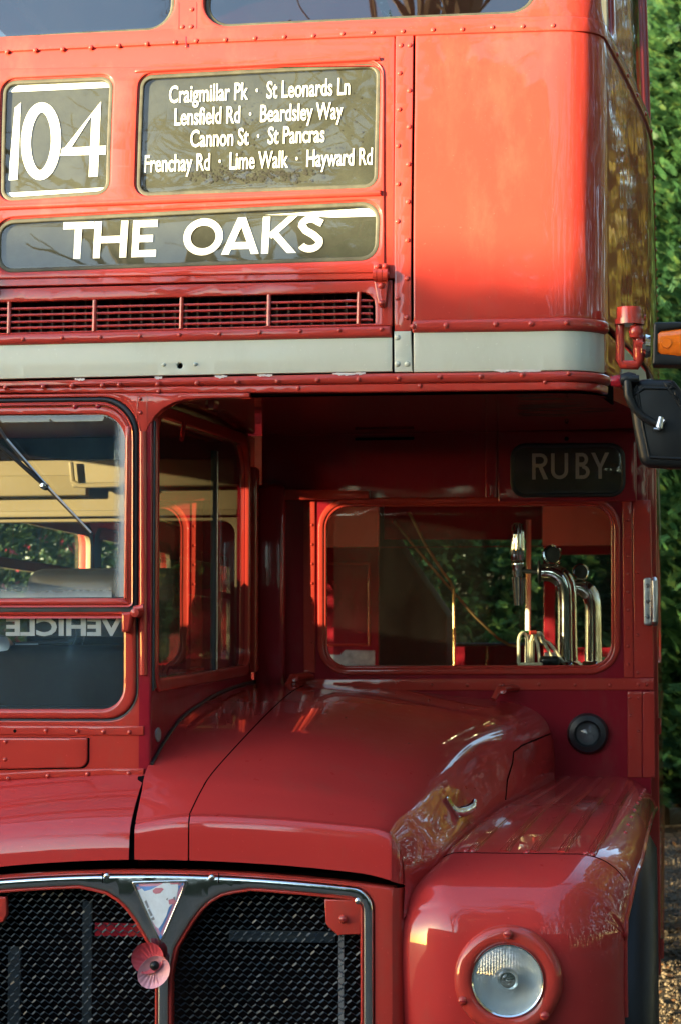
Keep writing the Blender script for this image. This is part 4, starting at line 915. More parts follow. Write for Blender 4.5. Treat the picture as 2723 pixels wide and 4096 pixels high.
hc = atY(2030, 3919, -.240)
wm = MB().grid(rows, True)
wm.f = [f for f in wm.f if not (math.hypot(sum(wm.v[i][0] for i in f)/4 - hc.x, sum(wm.v[i][2] for i in f)/4 - hc.z) < .098 and wm.v[f[0]][1] < -.1)]
wg = wm.obj('front_wing', M['red_gloss'], bus, smooth=60)
MB().tube([wing(b, 1.0) + Vector((.0, .004, -.004)) for b in np.linspace(2, len(WP) - 1, 60)], .007, 8).obj('wing_lip', M['red_gloss'], wg)
bseam = 9.75
MB().tube([wing(bseam, a, .0006) for a in np.linspace(.02, .97, 40)], .0012, 6).obj('wing_seam', M['dark'], wg)
for a0 in (.155, .325, .485, .635, .79):
    for j, da in enumerate((-.022, -.011, 0, .011, .022)):
        bb = np.linspace(9.95 + (.08 if a0 > .7 else 0), 15.6, 30)
        if j in (0, 4): pts = [wing(b, a0 + da*1.1, .0004) for b in bb]; r = .0018
        else: pts = [wing(b, a0 + da, .0014) for b in bb]; r = .0027
        MB().tube(pts, r, 6).obj('tread_rib' if j in (1, 2, 3) else 'rib_edge', M['red_gloss'], wg)
for a0, b0 in ((.12, 10.0), (.45, 9.9), (.455, 9.86), (.765, 9.86), (.80, 9.92), (.16, 9.98)):
    p = wing(b0, a0); n = wnorm(b0); rivet(wg, p, (0, n[0], n[1]), 'red_gloss', .008, .005)
for k in range(9): 
    b0 = 12.0 + k*.4; p = wing(b0, .90); rivet(wg, p, (.3, 0, 1), 'red_gloss', .006, .004)
# headlamp
M['reflector'] = plain('silvered_reflector', (.80, .86, .88), .22, .5, bumps=(40, .1, .004), var=.05)
hc = atY(2030, 3919, -.240); hn = Vector((0, -1, .03)).normalized(); K = 5.205/F
ringp = [(.082, -.02), (.083, .014), (.090, .019), (.104, .020), (.1155, .017), (.1225, .009), (.1245, -.02)]
hr = MB().lathe([(r, h) for r, h in ringp], hc, hn, 64).obj('headlamp', M['red'], bus)
MB().lathe([(.0835, .006), (.0845, .018), (.0815, .023), (.078, .020), (.0775, .01)], hc, hn, 64).obj('headlamp_rim', M['chrome'], hr)
gm = glass('lamp_lens', tint=(.93, .96, .97), dust=.07, dust_haze_col=(.5, .55, .56)); nt_ = gm.node_tree
gm = M['lamp_glass']
mb = MB(); rows = []
for side in (1,):
    for i in range(41):
        r = .079*i/40.; row = []
        for k in range(161):
            t = 2*math.pi*k/160; x, z = r*math.cos(t), r*math.sin(t); h = .020 + .016*(1 - (r/.079)**2) - .0045*side
            if side:
                if r > .030: h += .0013*math.cos(x*2*math.pi/.0065)
                else: h += .0007*math.cos(r*2*math.pi/.010)
            row.append((hc.x + x, hc.y - h, hc.z + z + .03*h))
        rows.append(row)
mb.grid(rows, True); mb.obj('headlamp_lens', gm, hr, smooth=60)
MB().lathe([(.080, .0), (.074, -.015), (.06, -.032), (.035, -.048), (.012, -.052), (.010, -.03), (.006, -.02), (0, -.018)], hc + Vector((0, -.01, 0)), hn, 48).obj('headlamp_reflector', M['reflector'], hr)
MB().lathe([(0, .012), (.018, .010), (.022, .0), (.024, -.008)], hc, hn, 32).obj('bulb_shield', M['steel'], hr)
for px, py in ((2030, 3919 - 182), (1848, 3919 + 85), (2176, 3919 + 145)):
    p = atY(px, py, -.260); rivet(hr, p, (0, -1, 0), 'red', .0115, .008, 'screw')
    mb = MB(); mb.box(p.x - .008, p.x + .008, p.y - .0085, p.y - .006, p.z - .0012, p.z + .0012); mb.obj('screw_slot', M['red_shaded'], hr)
# front wheel
def tyre(cy, cx0, cx1, cz, r):
    w = cx1 - cx0; xm = (cx0 + cx1)/2
    prof = [(r*.62, -w*.42), (r*.75, -w*.5), (r*.90, -w*.5), (r*.965, -w*.43), (r*.995, -w*.34), (r, -.2*w), (r, 0), (r, .2*w), (r*.995, w*.34), (r*.965, w*.43), (r*.90, w*.5), (r*.75, w*.5), (r*.62, w*.42)]
    return MB().lathe(prof, (xm, cy, cz), (1, 0, 0), 72), xm
tm, xm = tyre(.58, .935, 1.192, .53, .535); ty = tm.obj('front_wheel', M['tyre'], bus, smooth=50)
MB().lathe([(.33, .10), (.33, .06), (.28, .04), (.16, .05), (.12, .11), (.06, .12), (0, .12)], (xm, .58, .53), (1, 0, 0), 40).obj('wheel_rim', M['red'], ty)
for k in range(8):
    t = k*math.pi/4; MB().lathe([(0, .03), (.016, .028), (.018, 0)], (xm + .05, .58 + .2*math.cos(t), .53 + .2*math.sin(t)), (1, 0, 0), 6).obj('wheel_nut', M['alu'], ty)
tm, xm = tyre(6.2, .92, 1.18, .53, .535); tm.obj('rear_wheel', M['tyre'], bus, smooth=50)
for cx0, yy in ((-1.05, .58), (-1.05, 6.2)): tm, xm = tyre(yy, cx0, cx0 + .26, .53, .535); tm.obj('offside_wheel', M['tyre'], bus, smooth=50)
mb = MB(); mb.box(-.9, 1.1, .15, 8.0, .35, .70); mb.obj('chassis', M['dark'], bus)
mb = MB(); mb.box(.62, 1.10, 1.12, 1.40, .55, 1.05); mb.obj('wheel_arch_back', M['dark'], bus)
mb = MB(); mb.box(-.50, .60, -.10, .25, .3, 1.0); mb.obj('engine_block', M['dark'], bus)
mb = MB(); mb.box(-1.0, -.46, -.19, -.17, .3, 1.03); mb.obj('offside_front_panel', M['red'], bus)

# ================================================================== grille
gy = -.205
GX = lambda px, py, y=gy: XZ(px, py, y)
pg = planeY(gy)
# red shell around the grille
topz = lambda x: GX(650, 3481)[1] - .112*(x - .046)**2
xs = np.linspace(-.56, .60, 50)
gz0 = .28
cL, cR = [GX(-202, 3600)[0]], GX(1492, 3600)[0]; xm_ = .046; gw = cR - xm_
def archrect(hw, dz, r, zb=gz0):
    """rounded-top opening whose top follows the arched bonnet front"""
    x0, x1 = xm_ - hw, xm_ + hw; pts = [(x0, zb), (x1, zb)]
    zt_ = lambda x: topz(x) - dz
    pts += [(x1, zt_(x1) - r)] + [(x1 - r + r*math.cos(t), zt_(x1 - r) - r + r*math.sin(t)) for t in np.linspace(0.15, math.pi/2, 7)]
    pts += [(x, zt_(x)) for x in np.linspace(x1 - r*1.1, x0 + r*1.1, 30)]
    pts += [(x0 + r - r*math.sin(t), zt_(x0 + r) - r + r*math.cos(t)) for t in np.linspace(0, math.pi/2 - .15, 7)] + [(x0, zt_(x0) - r)]
    return pts
g_out = archrect(gw, .011, .050)
shell_top = [(x, topz(x)) for x in np.linspace(.592, -.52, 40)]
shell = plate('grille_shell', [[(-.52, gz0 - .02), (.592, gz0 - .02)] + shell_top, g_out], pg, M['red'], bus, th=.05, bev=.008, n0=.0)
# shell's nearside cheek
rows = []
for z in np.linspace(.26, 1.0, 24):
    zz = min(z, topz(.6)); rows.append([(.584, gy - .0, zz), (.598, gy + .006, zz), (.607, gy + .02, zz), (.613, gy + .045, zz), (.622, gy + .075, zz)])
MB().grid(rows).obj('grille_cheek', M['red'], bus, smooth=70)
bandw = .0225
g_in = shrink(g_out, bandw)
# two lights of the grille: openings inside the chrome band, with the V in the middle
def half(sg):
    p = []; w0 = .0125
    vx = [(w0, gz0 + .03), (w0, GX(650, 3905)[1]), (w0 + .006, GX(650, 3850)[1]), (.026, GX(650, 3790)[1]), (.045, GX(650, 3735)[1]), (.065, GX(650, 3680)[1]), (.088, GX(650, 3630)[1]), (.110, GX(650, 3596)[1]), (.138, GX(650, 3569)[1]), (.170, GX(650, 3557)[1])]
    hw = gw - bandw; r = .032
    top = [(x, topz(xm_ + x) - .011 - bandw) for x in np.linspace(.205, hw - r*1.1, 14)]
    cor = [(hw - r + r*math.sin(t), topz(xm_ + hw - r) - .011 - bandw - r + r*math.cos(t)) for t in np.linspace(0, math.pi/2 - .1, 6)]
    p = vx + top + cor + [(hw, gz0 + .03)]
    return [(xm_ + sg*x, z) for x, z in p]
hL, hR = half(-1), half(1)
chrome = plate('grille_surround', [g_out, hL, hR], pg, M['chrome'], bus, th=.02, bev=.006, n0=.007)
tri = [GX(530, 3524), GX(647, 3783), GX(760, 3518)]
for h in (hL, hR):
    plate('grille_inner_rim', [h, shrink(h, .008)], pg, M['red'], bus, th=.03, bev=.003, n0=.001)
for px, py in ((428, 3504), (848, 3510), (1430, 3605)):
    p = atY(px, py, gy - .007); rivet(chrome, p, (0, -1, 0), 'chrome', .008, .005, 'clip_screw')
for px in (412, 876): q = GX(px, 3512, gy - .007); mb = MB(); mb.box(q[0] - .001, q[0] + .001, gy - .0085, gy - .005, q[1] - .012, q[1] + .012); mb.obj('band_joint', M['dark'], chrome)
# expanded metal mesh
mb = MB(); px_, pz_ = .0213, .0140; y0 = gy + .022
hb = [(h, min(p[0] for p in h), max(p[0] for p in h), max(p[1] for p in h)) for h in (hL, hR)]
rg_ = random.Random(21)
def strand(a, b, tilt, w=.0024, th=.0008):
    tilt += rg_.gauss(0, .10); w *= rg_.uniform(.88, 1.12)
    a, b = (Vector(q) + Vector((rg_.gauss(0, .0003), rg_.gauss(0, .0005), rg_.gauss(0, .0003))) for q in (a, b)); d = (b - a).normalized(); n = Vector((0, -1, 0)); s = d.cross(n).normalized()
    u = (s*math.cos(tilt) + n*math.sin(tilt)).normalized(); v = d.cross(u).normalized()
    mb.add([a + u*w + v*th, a - u*w + v*th, a - u*w - v*th, a + u*w - v*th, b + u*w + v*th, b - u*w + v*th, b - u*w - v*th, b + u*w - v*th], [(0, 1, 5, 4), (1, 2, 6, 5), (2, 3, 7, 6), (3, 0, 4, 7)])
nx_ = int(1.02/px_); nz_ = int(.62/pz_)
for j in range(nz_):
    z = 1.005 - j*pz_
    for i in range(nx_):
        x = -.46 + i*px_ + (px_/2 if j % 2 else 0)
        if z > topz(x) - .022: continue
        strand((x - px_/2, y0 + .002, z - pz_*.5 + .002), (x, y0 - .002, z + pz_*.22), .75)
        strand((x, y0 - .002, z + pz_*.22), (x + px_/2, y0 + .002, z - pz_*.5 + .002), -1.35, .0007)
gm_ = mb.obj('grille_mesh', M['mesh'], bus, smooth=0); gm_['kind'] = 'stuff'
mb = MB(); mb.box(-.50, .585, -.06, -.05, .3, 1.0); mb.obj('radiator_core', M['dark'], bus)
for px, w, m in ((350, .022, 'mesh'), (60, .03, 'mesh'), (1365, .012, 'grey')):
    q = GX(px, 3900, -.16); mb = MB(); mb.box(q[0] - w/2, q[0] + w/2, -.165, -.158, .3, .93 if px != 60 else .82); mb.obj('radiator_bar', M[m], bus)
mb = MB(); q0, q1 = GX(920, 3720, -.16), GX(1340, 3770, -.16); mb.box(q0[0], q1[0], -.17, -.158, q1[1], q0[1]); mb.obj('radiator_bar', M['mesh'], bus)
mb = MB(); q0, q1 = GX(385, 3690, -.16), GX(575, 3745, -.16); mb.box(q0[0], q1[0], -.17, -.158, q1[1], q0[1]); mb.obj('radiator_tank', M['red_shaded'], bus)
# red corner brackets with slotted screws
def bracket(pts, sc):
    b = plate('grille_bracket', [rpoly([GX(*p) for p in pts], [.0, .02, .004, .004, .004][:len(pts)])], pg, M['red'], bus, th=.015, bev=.003, n0=-.004, cuts=None)
    p = atY(sc[0], sc[1], gy - .002); rivet(b, p, (0, -1, 0), 'red', .0105, .008, 'screw')
    mb = MB(); mb.box(p.x - .008, p.x + .008, p.y - .009, p.y - .006, p.z - .0013, p.z + .0013); mb.obj('screw_slot', M['red_shaded'], b)
bracket([(1296, 3598), (1302, 3700), (1350, 3742), (1440, 3738), (1445, 3600)], (1371, 3677))
bracket([(-90, 3590), (-90, 3700), (10, 3690), (26, 3660), (24, 3588)], (-40, 3650))
# triangular badge
ygb = gy - .0075; M['badge_white'] = plain('pale_blue_enamel', (.58, .68, .76), .35, var=.2); M['badge_pink'] = plain('dull_pink_enamel', (.46, .18, .24), .4)
bd_ = plate('badge', [rpoly(tri, .004), shrink(rpoly(tri, .004), .006)], planeY(ygb), M['steel'], bus, th=.008, bev=.002, n0=.003, cuts=None)
plate('badge_face', [shrink(rpoly(tri, .004), .004)], planeY(ygb), M['mauve'], bd_, th=.002, bev=.0003, n0=.0005, cuts=None)
plate('badge_face', [shrink(rpoly(tri, .004), .0125)], planeY(ygb), M['blue'], bd_, th=.001, bev=.0002, n0=.0012, cuts=None)
zb = lambda x, y: (400 + x/3.136, 3450 + y/3.136)
mpz = lambda px, py, n: tuple(atY(px, py, ygb - .0017 - n))
fpoly([[zb(*p) for p in ((480, 345), (530, 325), (560, 360), (640, 340), (780, 270), (830, 235), (980, 250), (985, 330), (955, 480), (870, 560), (840, 660), (790, 760), (740, 830), (700, 800), (640, 700), (560, 520))]], mpz).obj('badge_print', M['badge_white'], bd_, smooth=0)
fpoly([[zb(*p) for p in ((665, 350), (700, 320), (780, 318), (805, 335), (760, 385), (700, 395), (670, 375))], [zb(*p) for p in ((862, 470), (930, 450), (965, 490), (955, 520), (870, 525))], [zb(*p) for p in ((880, 255), (1000, 252), (998, 270), (890, 276))]], lambda px, py, n: tuple(atY(px, py, ygb - .0022 - n))).obj('badge_print', M['badge_pink'], bd_, smooth=0)
fpoly([[zb(*p) for p in q] for q in (((560, 490), (585, 470), (620, 560), (600, 580)), ((600, 590), (625, 580), (665, 660), (640, 680)), ((640, 700), (680, 680), (692, 715), (650, 730)), ((830, 460), (860, 440), (850, 480)), ((920, 440), (948, 425), (950, 470), (930, 470)))], lambda px, py, n: tuple(atY(px, py, ygb - .0022 - n))).obj('badge_print', M['grey'], bd_, smooth=0)

# ================================================================== indicator and mirror on the nearside corner
yi = .10
ip = lambda px, py, y=yi: tuple(atY(px, py, y))
mb = MB()
br = MB(); a, b = atY(2466, 1392, yi), atY(2500, 1240, yi)
br.tube([ip(2514, 1231), ip(2514, 1240), ip(2514, 1290)], [.030, .031, .031], 20); br.tube([ip(2516, 1278), ip(2516, 1300)], [.037, .037], 20)
bracket_ = br.obj('indicator_bracket', M['red'], bus, smooth=35)
MB().tube([ip(2478, 1295), ip(2478, 1440), ip(2486, 1458), ip(2545, 1460), ip(2553, 1440), ip(2552, 1350), ip(2548, 1300)], [.011, .011, .012, .012, .014, .014, .012], 10).obj('bracket_yoke', M['red'], bracket_)
MB().lathe([(0, .02), (.014, .014), (.019, 0), (.014, -.014), (0, -.02)], ip(2541, 1328, yi - .01), (0, 0, 1), 14).obj('bracket_ball', M['red'], bracket_)
MB().tube([ip(2540, 1378), ip(2575, 1378)], [.016, .016], 12).obj('bracket_arm', M['red'], bracket_)
MB().tube([ip(2568, 1385), ip(2580, 1385), ip(2600, 1385)], [.022, .030, .026], 16).obj('bracket_collar', M['chrome'], bracket_)
MB().tube([ip(2575, 1272), ip(2580, 1272)], .008).obj('bracket_bolt', M['red'], bracket_)
mb = MB(); c = atY(2700, 1378, yi); hw, hh = .055, .050
x0 = atY(2606, 1378, yi).x; zt_i, zb_i = atY(2610, 1296, yi).z, atY(2610, 1466, yi).z
io = rpoly([(x0, zb_i), (x0 + .15, zb_i - .004), (x0 + .15, zt_i), (x0 + .004, zt_i)], .006)
ii = rpoly([(x0 + .016, atY(2632, 1420, yi).z), (x0 + .138, zb_i + .012), (x0 + .138, zt_i - .010), (x0 + .018, atY(2632, 1332, yi).z)], .005)
ind = plate('indicator', [io, ii], planeY(yi - .03), M['black'], bus, th=.065, bev=.005, n0=.0, cuts=None)
mb = MB(); rows = []; xa, xb = x0 + .014, x0 + .140; 
for i in range(25):
    x = xa + (xb - xa)*i/24; zl0 = np.interp(x, [xa, xb], [ii[0][1], zb_i + .012]) if False else np.interp(x, [xa, xb], [atY(2632, 1422, yi).z, zb_i + .010]); zl1 = np.interp(x, [xa, xb], [atY(2632, 1330, yi).z, zt_i - .008])
    rows.append([(x, yi - .022 - .012*math.sin(math.pi*k/12)**.6 - .0012*math.cos(i*math.pi), zl0 + (zl1 - zl0)*k/12) for k in range(13)])
mb.grid(rows); mb.obj('indicator_lens', M['amber'], ind, smooth=70)
MB().lathe([(.0, -.036), (.012, -.036), (.014, -.03)], (x0 + .035, yi + .0, (zt_i + zb_i)/2), (0, 1, 0), 16).obj('lens_screw', M['amber'], ind)
# mirror
ym = .06
mp_ = lambda px, py, y=ym: XZ(px, py, y)
ml = rpoly([mp_(2508, 1560), mp_(2532, 1720), mp_(2563, 1870), mp_(2840, 1885), mp_(2800, 1680), mp_(2720, 1560), mp_(2690, 1522), mp_(2560, 1520)], [.02, .3, .03, .03, .2, .02, .02, .03], 6)
mi = shrink(ml, .020)
mir = plate('mirror', [ml], planeY(ym), M['black'], bus, th=.03, bev=.016, n0=.03, cuts=None)
plate('mirror_back', [mi, shrink(mi, .007)], planeY(ym), M['black'], mir, th=.004, bev=.003, n0=.034, cuts=None)
plate('mirror_glass', [shrink(ml, .006)], planeY(ym + .004), M['chrome'], mir, th=.002, bev=.0005, n0=.0, cuts=None)
plate('mirror_rim', [ml, shrink(ml, .004)], planeY(ym), M['chrome'], mir, th=.012, bev=.002, n0=.006, cuts=None)
MB().tube([ip(2440, 1525, ym), ip(2470, 1524, ym), ip(2490, 1528, ym)], [.012, .016, .014], 10).obj('mirror_mount', M['red_shaded'], mir)
MB().lathe([(0, .022), (.014, .018), (.019, 0), (.014, -.018), (0, -.022)], ip(2512, 1518, ym - .03), (1, 0, 0), 14).obj('mirror_joint', M['black'], mir)
MB().tube([ip(2512, 1518, ym - .04), ip(2555, 1516, ym - .04)], .010, 10).obj('joint_bolt', M['black'], mir)
MB().tube([ip(2508, 1525, ym - .04), ip(2510, 1580, ym - .045), ip(2532, 1630, ym - .045), ip(2570, 1668, ym - .045), ip(2640, 1705, ym - .045)], [.011, .011, .010, .009, .009], 10).obj('mirror_stem', M['black'], mir)
MB().tube([ip(2634, 1712, ym - .05), ip(2642, 1668, ym - .05)], [.010, .007], 10).obj('stem_clamp', M['alu'], mir)
MB().tube([ip(2612, 1716, ym - .05), ip(2632, 1718, ym - .05), ip(2656, 1680, ym - .05)], [.004, .005, .005], 8).obj('clamp_bolt', M['alu'], mir)
MB().tube([ip(2575, 1395, yi), ip(2560, 1440, yi + .02), ip(2585, 1480, yi + .05), ip(2592, 1525, yi + .08)], .004, 8).obj('indicator_cable', M['trim'], bus)
# ================================================================== things on the bus
# beer taps on the bar
def tap_tower(label, base_px, y, k, loc_h, with_tap=True):
    b = atY(base_px, 2660, y); b.z = CT
    t = thing('beer_tap_tower', label, 'beer tap', (b.x, y, CT), 'chrome beer tap towers on the bar')
    pts = [(0, 0, 0), (0, 0, .10), (0, 0, .20), (-.004, 0, .245), (-.018, 0, .272), (-.045, 0, .288), (-.078, 0, .290)]
    rs = [.033, .031, .030, .031, .031, .029, .026]
    P = [Vector((b.x + k*x, y + q, CT + k*z)) for x, q, z in pts]; dense = []; dr = []
    for i in range(len(P) - 1):
        for j in range(5): u = j/5; c = crom([tuple(p) for p in P], i + u); dense.append(tuple(c)); dr.append(k*(rs[i]*(1 - u) + rs[i + 1]*u))
    dense.append(tuple(P[-1])); dr.append(k*rs[-1])
    MB().tube(dense, dr, 28).obj('column', M['steel'], t, smooth=60)
    MB().lathe([(.0, .016), (.038*k, .014), (.046*k, .006), (.048*k, 0)], (b.x, y, CT), (0, 0, 1), 32).obj('column_foot', M['steel'], t)
    e = P[-1]
    MB().lathe([(0, 0), (.034*k, .0), (.036*k, .004), (.034*k, .008), (0, .008)], (e.x - .004, y, e.z + .002), (-1, 0, 0), 28).obj('collar', M['black'], t)
    MB().lathe([(0, .0), (.026*k, .0), (.030*k, .009), (.026*k, .018), (0, .020)], (e.x + .026*k, y - .004, e.z + .052*k), (.45, -1, .15), 28).obj('tap_lens', M['black'], t)
    MB().lathe([(.026*k, .016), (.031*k, .014), (.031*k, .020), (.026*k, .021)], (e.x + .026*k, y - .004, e.z + .052*k), (.45, -1, .15), 28).obj('lens_ring', M['steel'], t)
    MB().tube([(e.x + .045*k, y, e.z + .03*k), (e.x + .055*k, y, e.z + .075*k)], [.012*k, .008*k], 12).obj('lens_bracket', M['steel'], t)
    if with_tap:
        x = e.x - .075*k
        MB().tube([(e.x - .006, y, e.z), (x, y, e.z + .006)], .007*k, 10).obj('shank', M['black'], t)
        MB().lathe([(0, -.030), (.013, -.028), (.017, -.012), (.016, .004), (.020, .010), (.020, .022), (.014, .030), (.0, .032)], (x, y, e.z + .01), (0, 0, 1), 24).obj('tap_body', M['steel'], t)
        mb = MB(); n = 40; rows = []
        for h, r in ((.034, .012), (.04, .019), (.075, .0195), (.12, .0185), (.150, .017), (.158, .010)): rows.append([(x + r*(1 + .10*math.cos(8*2*math.pi*q/n))*math.cos(2*math.pi*q/n), y + r*(1 + .10*math.cos(8*2*math.pi*q/n))*math.sin(2*math.pi*q/n), e.z + h) for q in range(n + 1)])
        MB().grid(rows).obj('tap_handle', M['steel'], t, smooth=60)
        rows = []
        for h, r in ((-.016, .021), (-.05, .018), (-.105, .0135)): rows.append([(x + .003 + r*(1 + .08*math.cos(9*2*math.pi*q/n))*math.cos(2*math.pi*q/n), y + r*(1 + .08*math.cos(9*2*math.pi*q/n))*math.sin(2*math.pi*q/n), e.z + h) for q in range(n + 1)])
        MB().grid(rows).obj('tap_spout', M['steel'], t, smooth=60)
    return t
tap_tower('chrome swan neck beer tap with fluted handle, nearest on the bar', 2268, 1.72, 1.02, 0)
tap_tower('smaller looking chrome beer tap behind the nearest one on the bar', 2372, 2.25, .92, 0, False)
# looped ivory stand
lb = atY(2110, 2668, 1.60); lb.z = CT
ls = thing('looped_stand', 'ivory plastic stand of bent loops with green and red tips on bar', 'stand', tuple(lb))
mb = MB(); mb.box(lb.x - .03, lb.x + .045, 1.57, 1.66, CT, CT + .010, .003); mb.obj('base', M['loop'], ls)
for i, (dx, lean, yy) in enumerate(((-.028, 0, 1.585), (-.004, .012, 1.61), (.004, .050, 1.635), (.012, .070, 1.65))):
    pts = [(lb.x + dx, yy, CT + .008), (lb.x + dx + lean*.02, yy, CT + .075)] + [(lb.x + dx + lean*.1 + .013*(1 - math.cos(t)), yy + .02*(1 - math.cos(t))*.5, CT + .075 + .028*math.sin(t)) for t in np.linspace(.2, math.pi - .2, 8)] + [(lb.x + dx + .028 + lean*.35, yy + .02, CT + .07), (lb.x + dx + .026 + lean, yy + .02, CT + .010)]
    MB().tube(pts, .0052, 10).obj('loop', M['loop'], ls)
for m, x in (('green', -.018), ('redtip', .006)): MB().tube([(lb.x + x, 1.60, CT + .103), (lb.x + x + .018, 1.61, CT + .104)], .0066, 10).obj('loop_tip', M[m], ls)
dt = atY(2200, 2655, 1.62); tr = MB(); tr.box(dt.x - .035, dt.x + .028, 1.60, 1.68, CT, CT + .030, .012); tag(tr.obj('drip_tray', M['black'], None), 'black rounded tray between ivory loops and nearest beer tap', 'tray')
bx = atY(2210, 2610, 2.3); mb = MB(); mb.box(bx.x - .03, bx.x + .02, 2.28, 2.36, CT, CT + .045, .004); tag(mb.obj('small_box', M['white'], None), 'small white box on the bar behind the nearest beer tap', 'box')
gb_ = atY(2415, 2590, 2.4); mb = MB(); mb.lathe([(.0, .03), (.035, .028), (.045, .018), (.045, 0)], (gb_.x, 2.45, CT), (0, 0, 1), 20); tag(mb.obj('bar_dish', M['green'], None), 'green plastic dish at the far right end of the bar', 'dish')
# poppy on the grille
ppc = atY(622, 3862, -.232)
pop = thing('poppy_badge', 'faded pink plastic poppy clipped to the grille bar under the badge', 'poppy', tuple(ppc))
def petal(cx, cz, rx, rz, rot, depth, mat, cup):
    rows = []; n = 48
    for i in range(13):
        r = i/12; row = []
        for k in range(n + 1):
            t = 2*math.pi*k/n; x, z = r*rx*math.cos(t), r*rz*math.sin(t); c, s_ = math.cos(rot), math.sin(rot)
            X, Z = x*c - z*s_, x*s_ + z*c; dd = math.hypot(X + cx, Z + cz); ang = math.atan2(Z + cz, X + cx)
            h = cup*r**2.4 + .0016*math.sin(ang*26)*min(1, dd/.03)
            row.append((ppc.x + cx + X, ppc.y - depth - h, ppc.z + cz + Z))
        rows.append(row)
    return MB().grid(rows).obj('petal', M[mat], pop, smooth=60)
k_ = 5.21/F
petal(-.0155, .0185, .039, .036, .5, .000, 'pink', .014)
petal(.0005, -.0135, .0425, .034, .75, .006, 'pink_pale', .011)
mb = MB(); mb.lathe([(0, .010), (.006, .009), (.010, .005), (.0115, 0), (.0115, -.004)], (ppc.x + .001, ppc.y - .010, ppc.z + .001), (.1, -1, .05), 24); mb.obj('poppy_centre', M['black'], pop)
MB().tube([(ppc.x + .002, ppc.y + .018, ppc.z - .01), (ppc.x + .001, ppc.y - .004, ppc.z)], .004, 8).obj('poppy_stem', M['black'], pop)

# ================================================================== ground
def groundmat():
    m, nt, b = new_mat('gravel_ground')
    a = noise(nt, 95, 6, .8, 'pos'); c = noise(nt, 1.3, 5, .6, 'pos'); d = noise(nt, 22, 5, .7, 'pos')
    col = mixc(nt, ramp(nt, a, [(.3, 0), (.7, 1)]), (.030, .021, .012), (.095, .072, .046))
    col = mixc(nt, ramp(nt, d, [(.5, 0), (.68, .75)]), col, (.05, .026, .011))
    col = mixc(nt, ramp(nt, c, [(.35, 0), (.65, .5)]), col, (.13, .115, .085))
    nt.links.new(col, b.inputs['Base Color']); b.inputs['Roughness'].default_value = .9
    nt.links.new(bump(nt, b, a, .9, .02), b.inputs['Normal']); return m
gr = MB(); n = 60; rr = random.Random(2); rows = []
for i in range(n + 1):
    rows.append([(-150 + 300*j/n, -150 + 300*i/n, -.004) for j in range(n + 1)])
gr.grid(rows); g_ = gr.obj('ground', groundmat(), None, smooth=30); tag(g_, kind='structure', label='brown gravel ground with fallen leaves beside the bus')
rng = np.random.default_rng(5)
def scatter(name, tv, tf, P, S_, Q, mat, kind='stuff', label=None):
    tv = np.array(tv); k = len(P); Vv = np.einsum('nij,vj->nvi', Q, tv)*S_[:, None, None] + P[:, None, :]
    tf = np.array(tf); Ff = (tf[None] + (np.arange(k)*len(tv))[:, None, None]).reshape(-1, tf.shape[1])
    me = bpy.data.meshes.new(name); me.vertices.add(k*len(tv)); me.vertices.foreach_set('co', Vv.reshape(-1))
    nf, m_ = Ff.shape; me.loops.add(nf*m_); me.loops.foreach_set('vertex_index', Ff.reshape(-1).astype(np.int32)); me.polygons.add(nf)
    me.polygons.foreach_set('loop_start', np.arange(0, nf*m_, m_, dtype=np.int32)); me.polygons.foreach_set('loop_total', np.full(nf, m_, dtype=np.int32)) if False else None
    me.update(calc_edges=True); me.materials.append(mat); me.validate(); return me
def rotm(dirs, ups, roll=None):
    x = dirs/np.linalg.norm(dirs, axis=1)[:, None]; y = np.cross(ups, x); y /= np.linalg.norm(y, axis=1)[:, None] + 1e-9; z = np.cross(x, y)
    if roll is not None: c, s_ = np.cos(roll)[:, None], np.sin(roll)[:, None]; y, z = y*c + z*s_, z*c - y*s_
    return np.stack([x, y, z], axis=2)
tv = [(1, 0, 0), (0, 1, 0), (-1, .1, 0), (.1, -1, 0), (0, .1, .7), (.1, 0, -.7)]; tf = [(0, 1, 4), (1, 2, 4), (2, 3, 4), (3, 0, 4), (1, 0, 5), (2, 1, 5), (3, 2, 5), (0, 3, 5)]
k = 9000; P = np.stack([rng.uniform(1.1, 2.2, k), rng.uniform(3.5, 14, k), rng.uniform(-.002, .008, k)], 1); S_ = .005 + .014*rng.random(k)**2
me = scatter('gravel_stones', tv, tf, P, S_, rotm(rng.normal(size=(k, 3)), rng.normal(size=(k, 3))), plain('gravel_stone', (.10, .08, .055), .85, var=.5))
o = bpy.data.objects.new('gravel_stones', me); _link(o, None, (0, 0, 0)); o['kind'] = 'stuff'; o['label'] = 'loose brown gravel stones beside the bus'
lv = [(0, 0, 0), (.5, .35, .08), (1, 0, .02), (.5, -.35, .1)]; lf = [(0, 3, 2, 1)]
k = 1800; P = np.stack([rng.uniform(1.1, 2.2, k), rng.uniform(3.5, 15.5, k), np.full(k, .008)], 1); S_ = .02 + .035*rng.random(k); dd = rng.normal(size=(k, 3)); dd[:, 2] *= .15; uu = np.tile([0, 0, 1.], (k, 1)) + rng.normal(size=(k, 3))*.3
me = scatter('fallen_leaves', lv, lf, P, S_, rotm(dd, uu), plain('dead_leaf', (.13, .065, .025), .7, var=.6))
o = bpy.data.objects.new('fallen_leaves', me); _link(o, None, (0, 0, 0)); o['kind'] = 'stuff'; o['label'] = 'dry brown fallen leaves on the gravel'

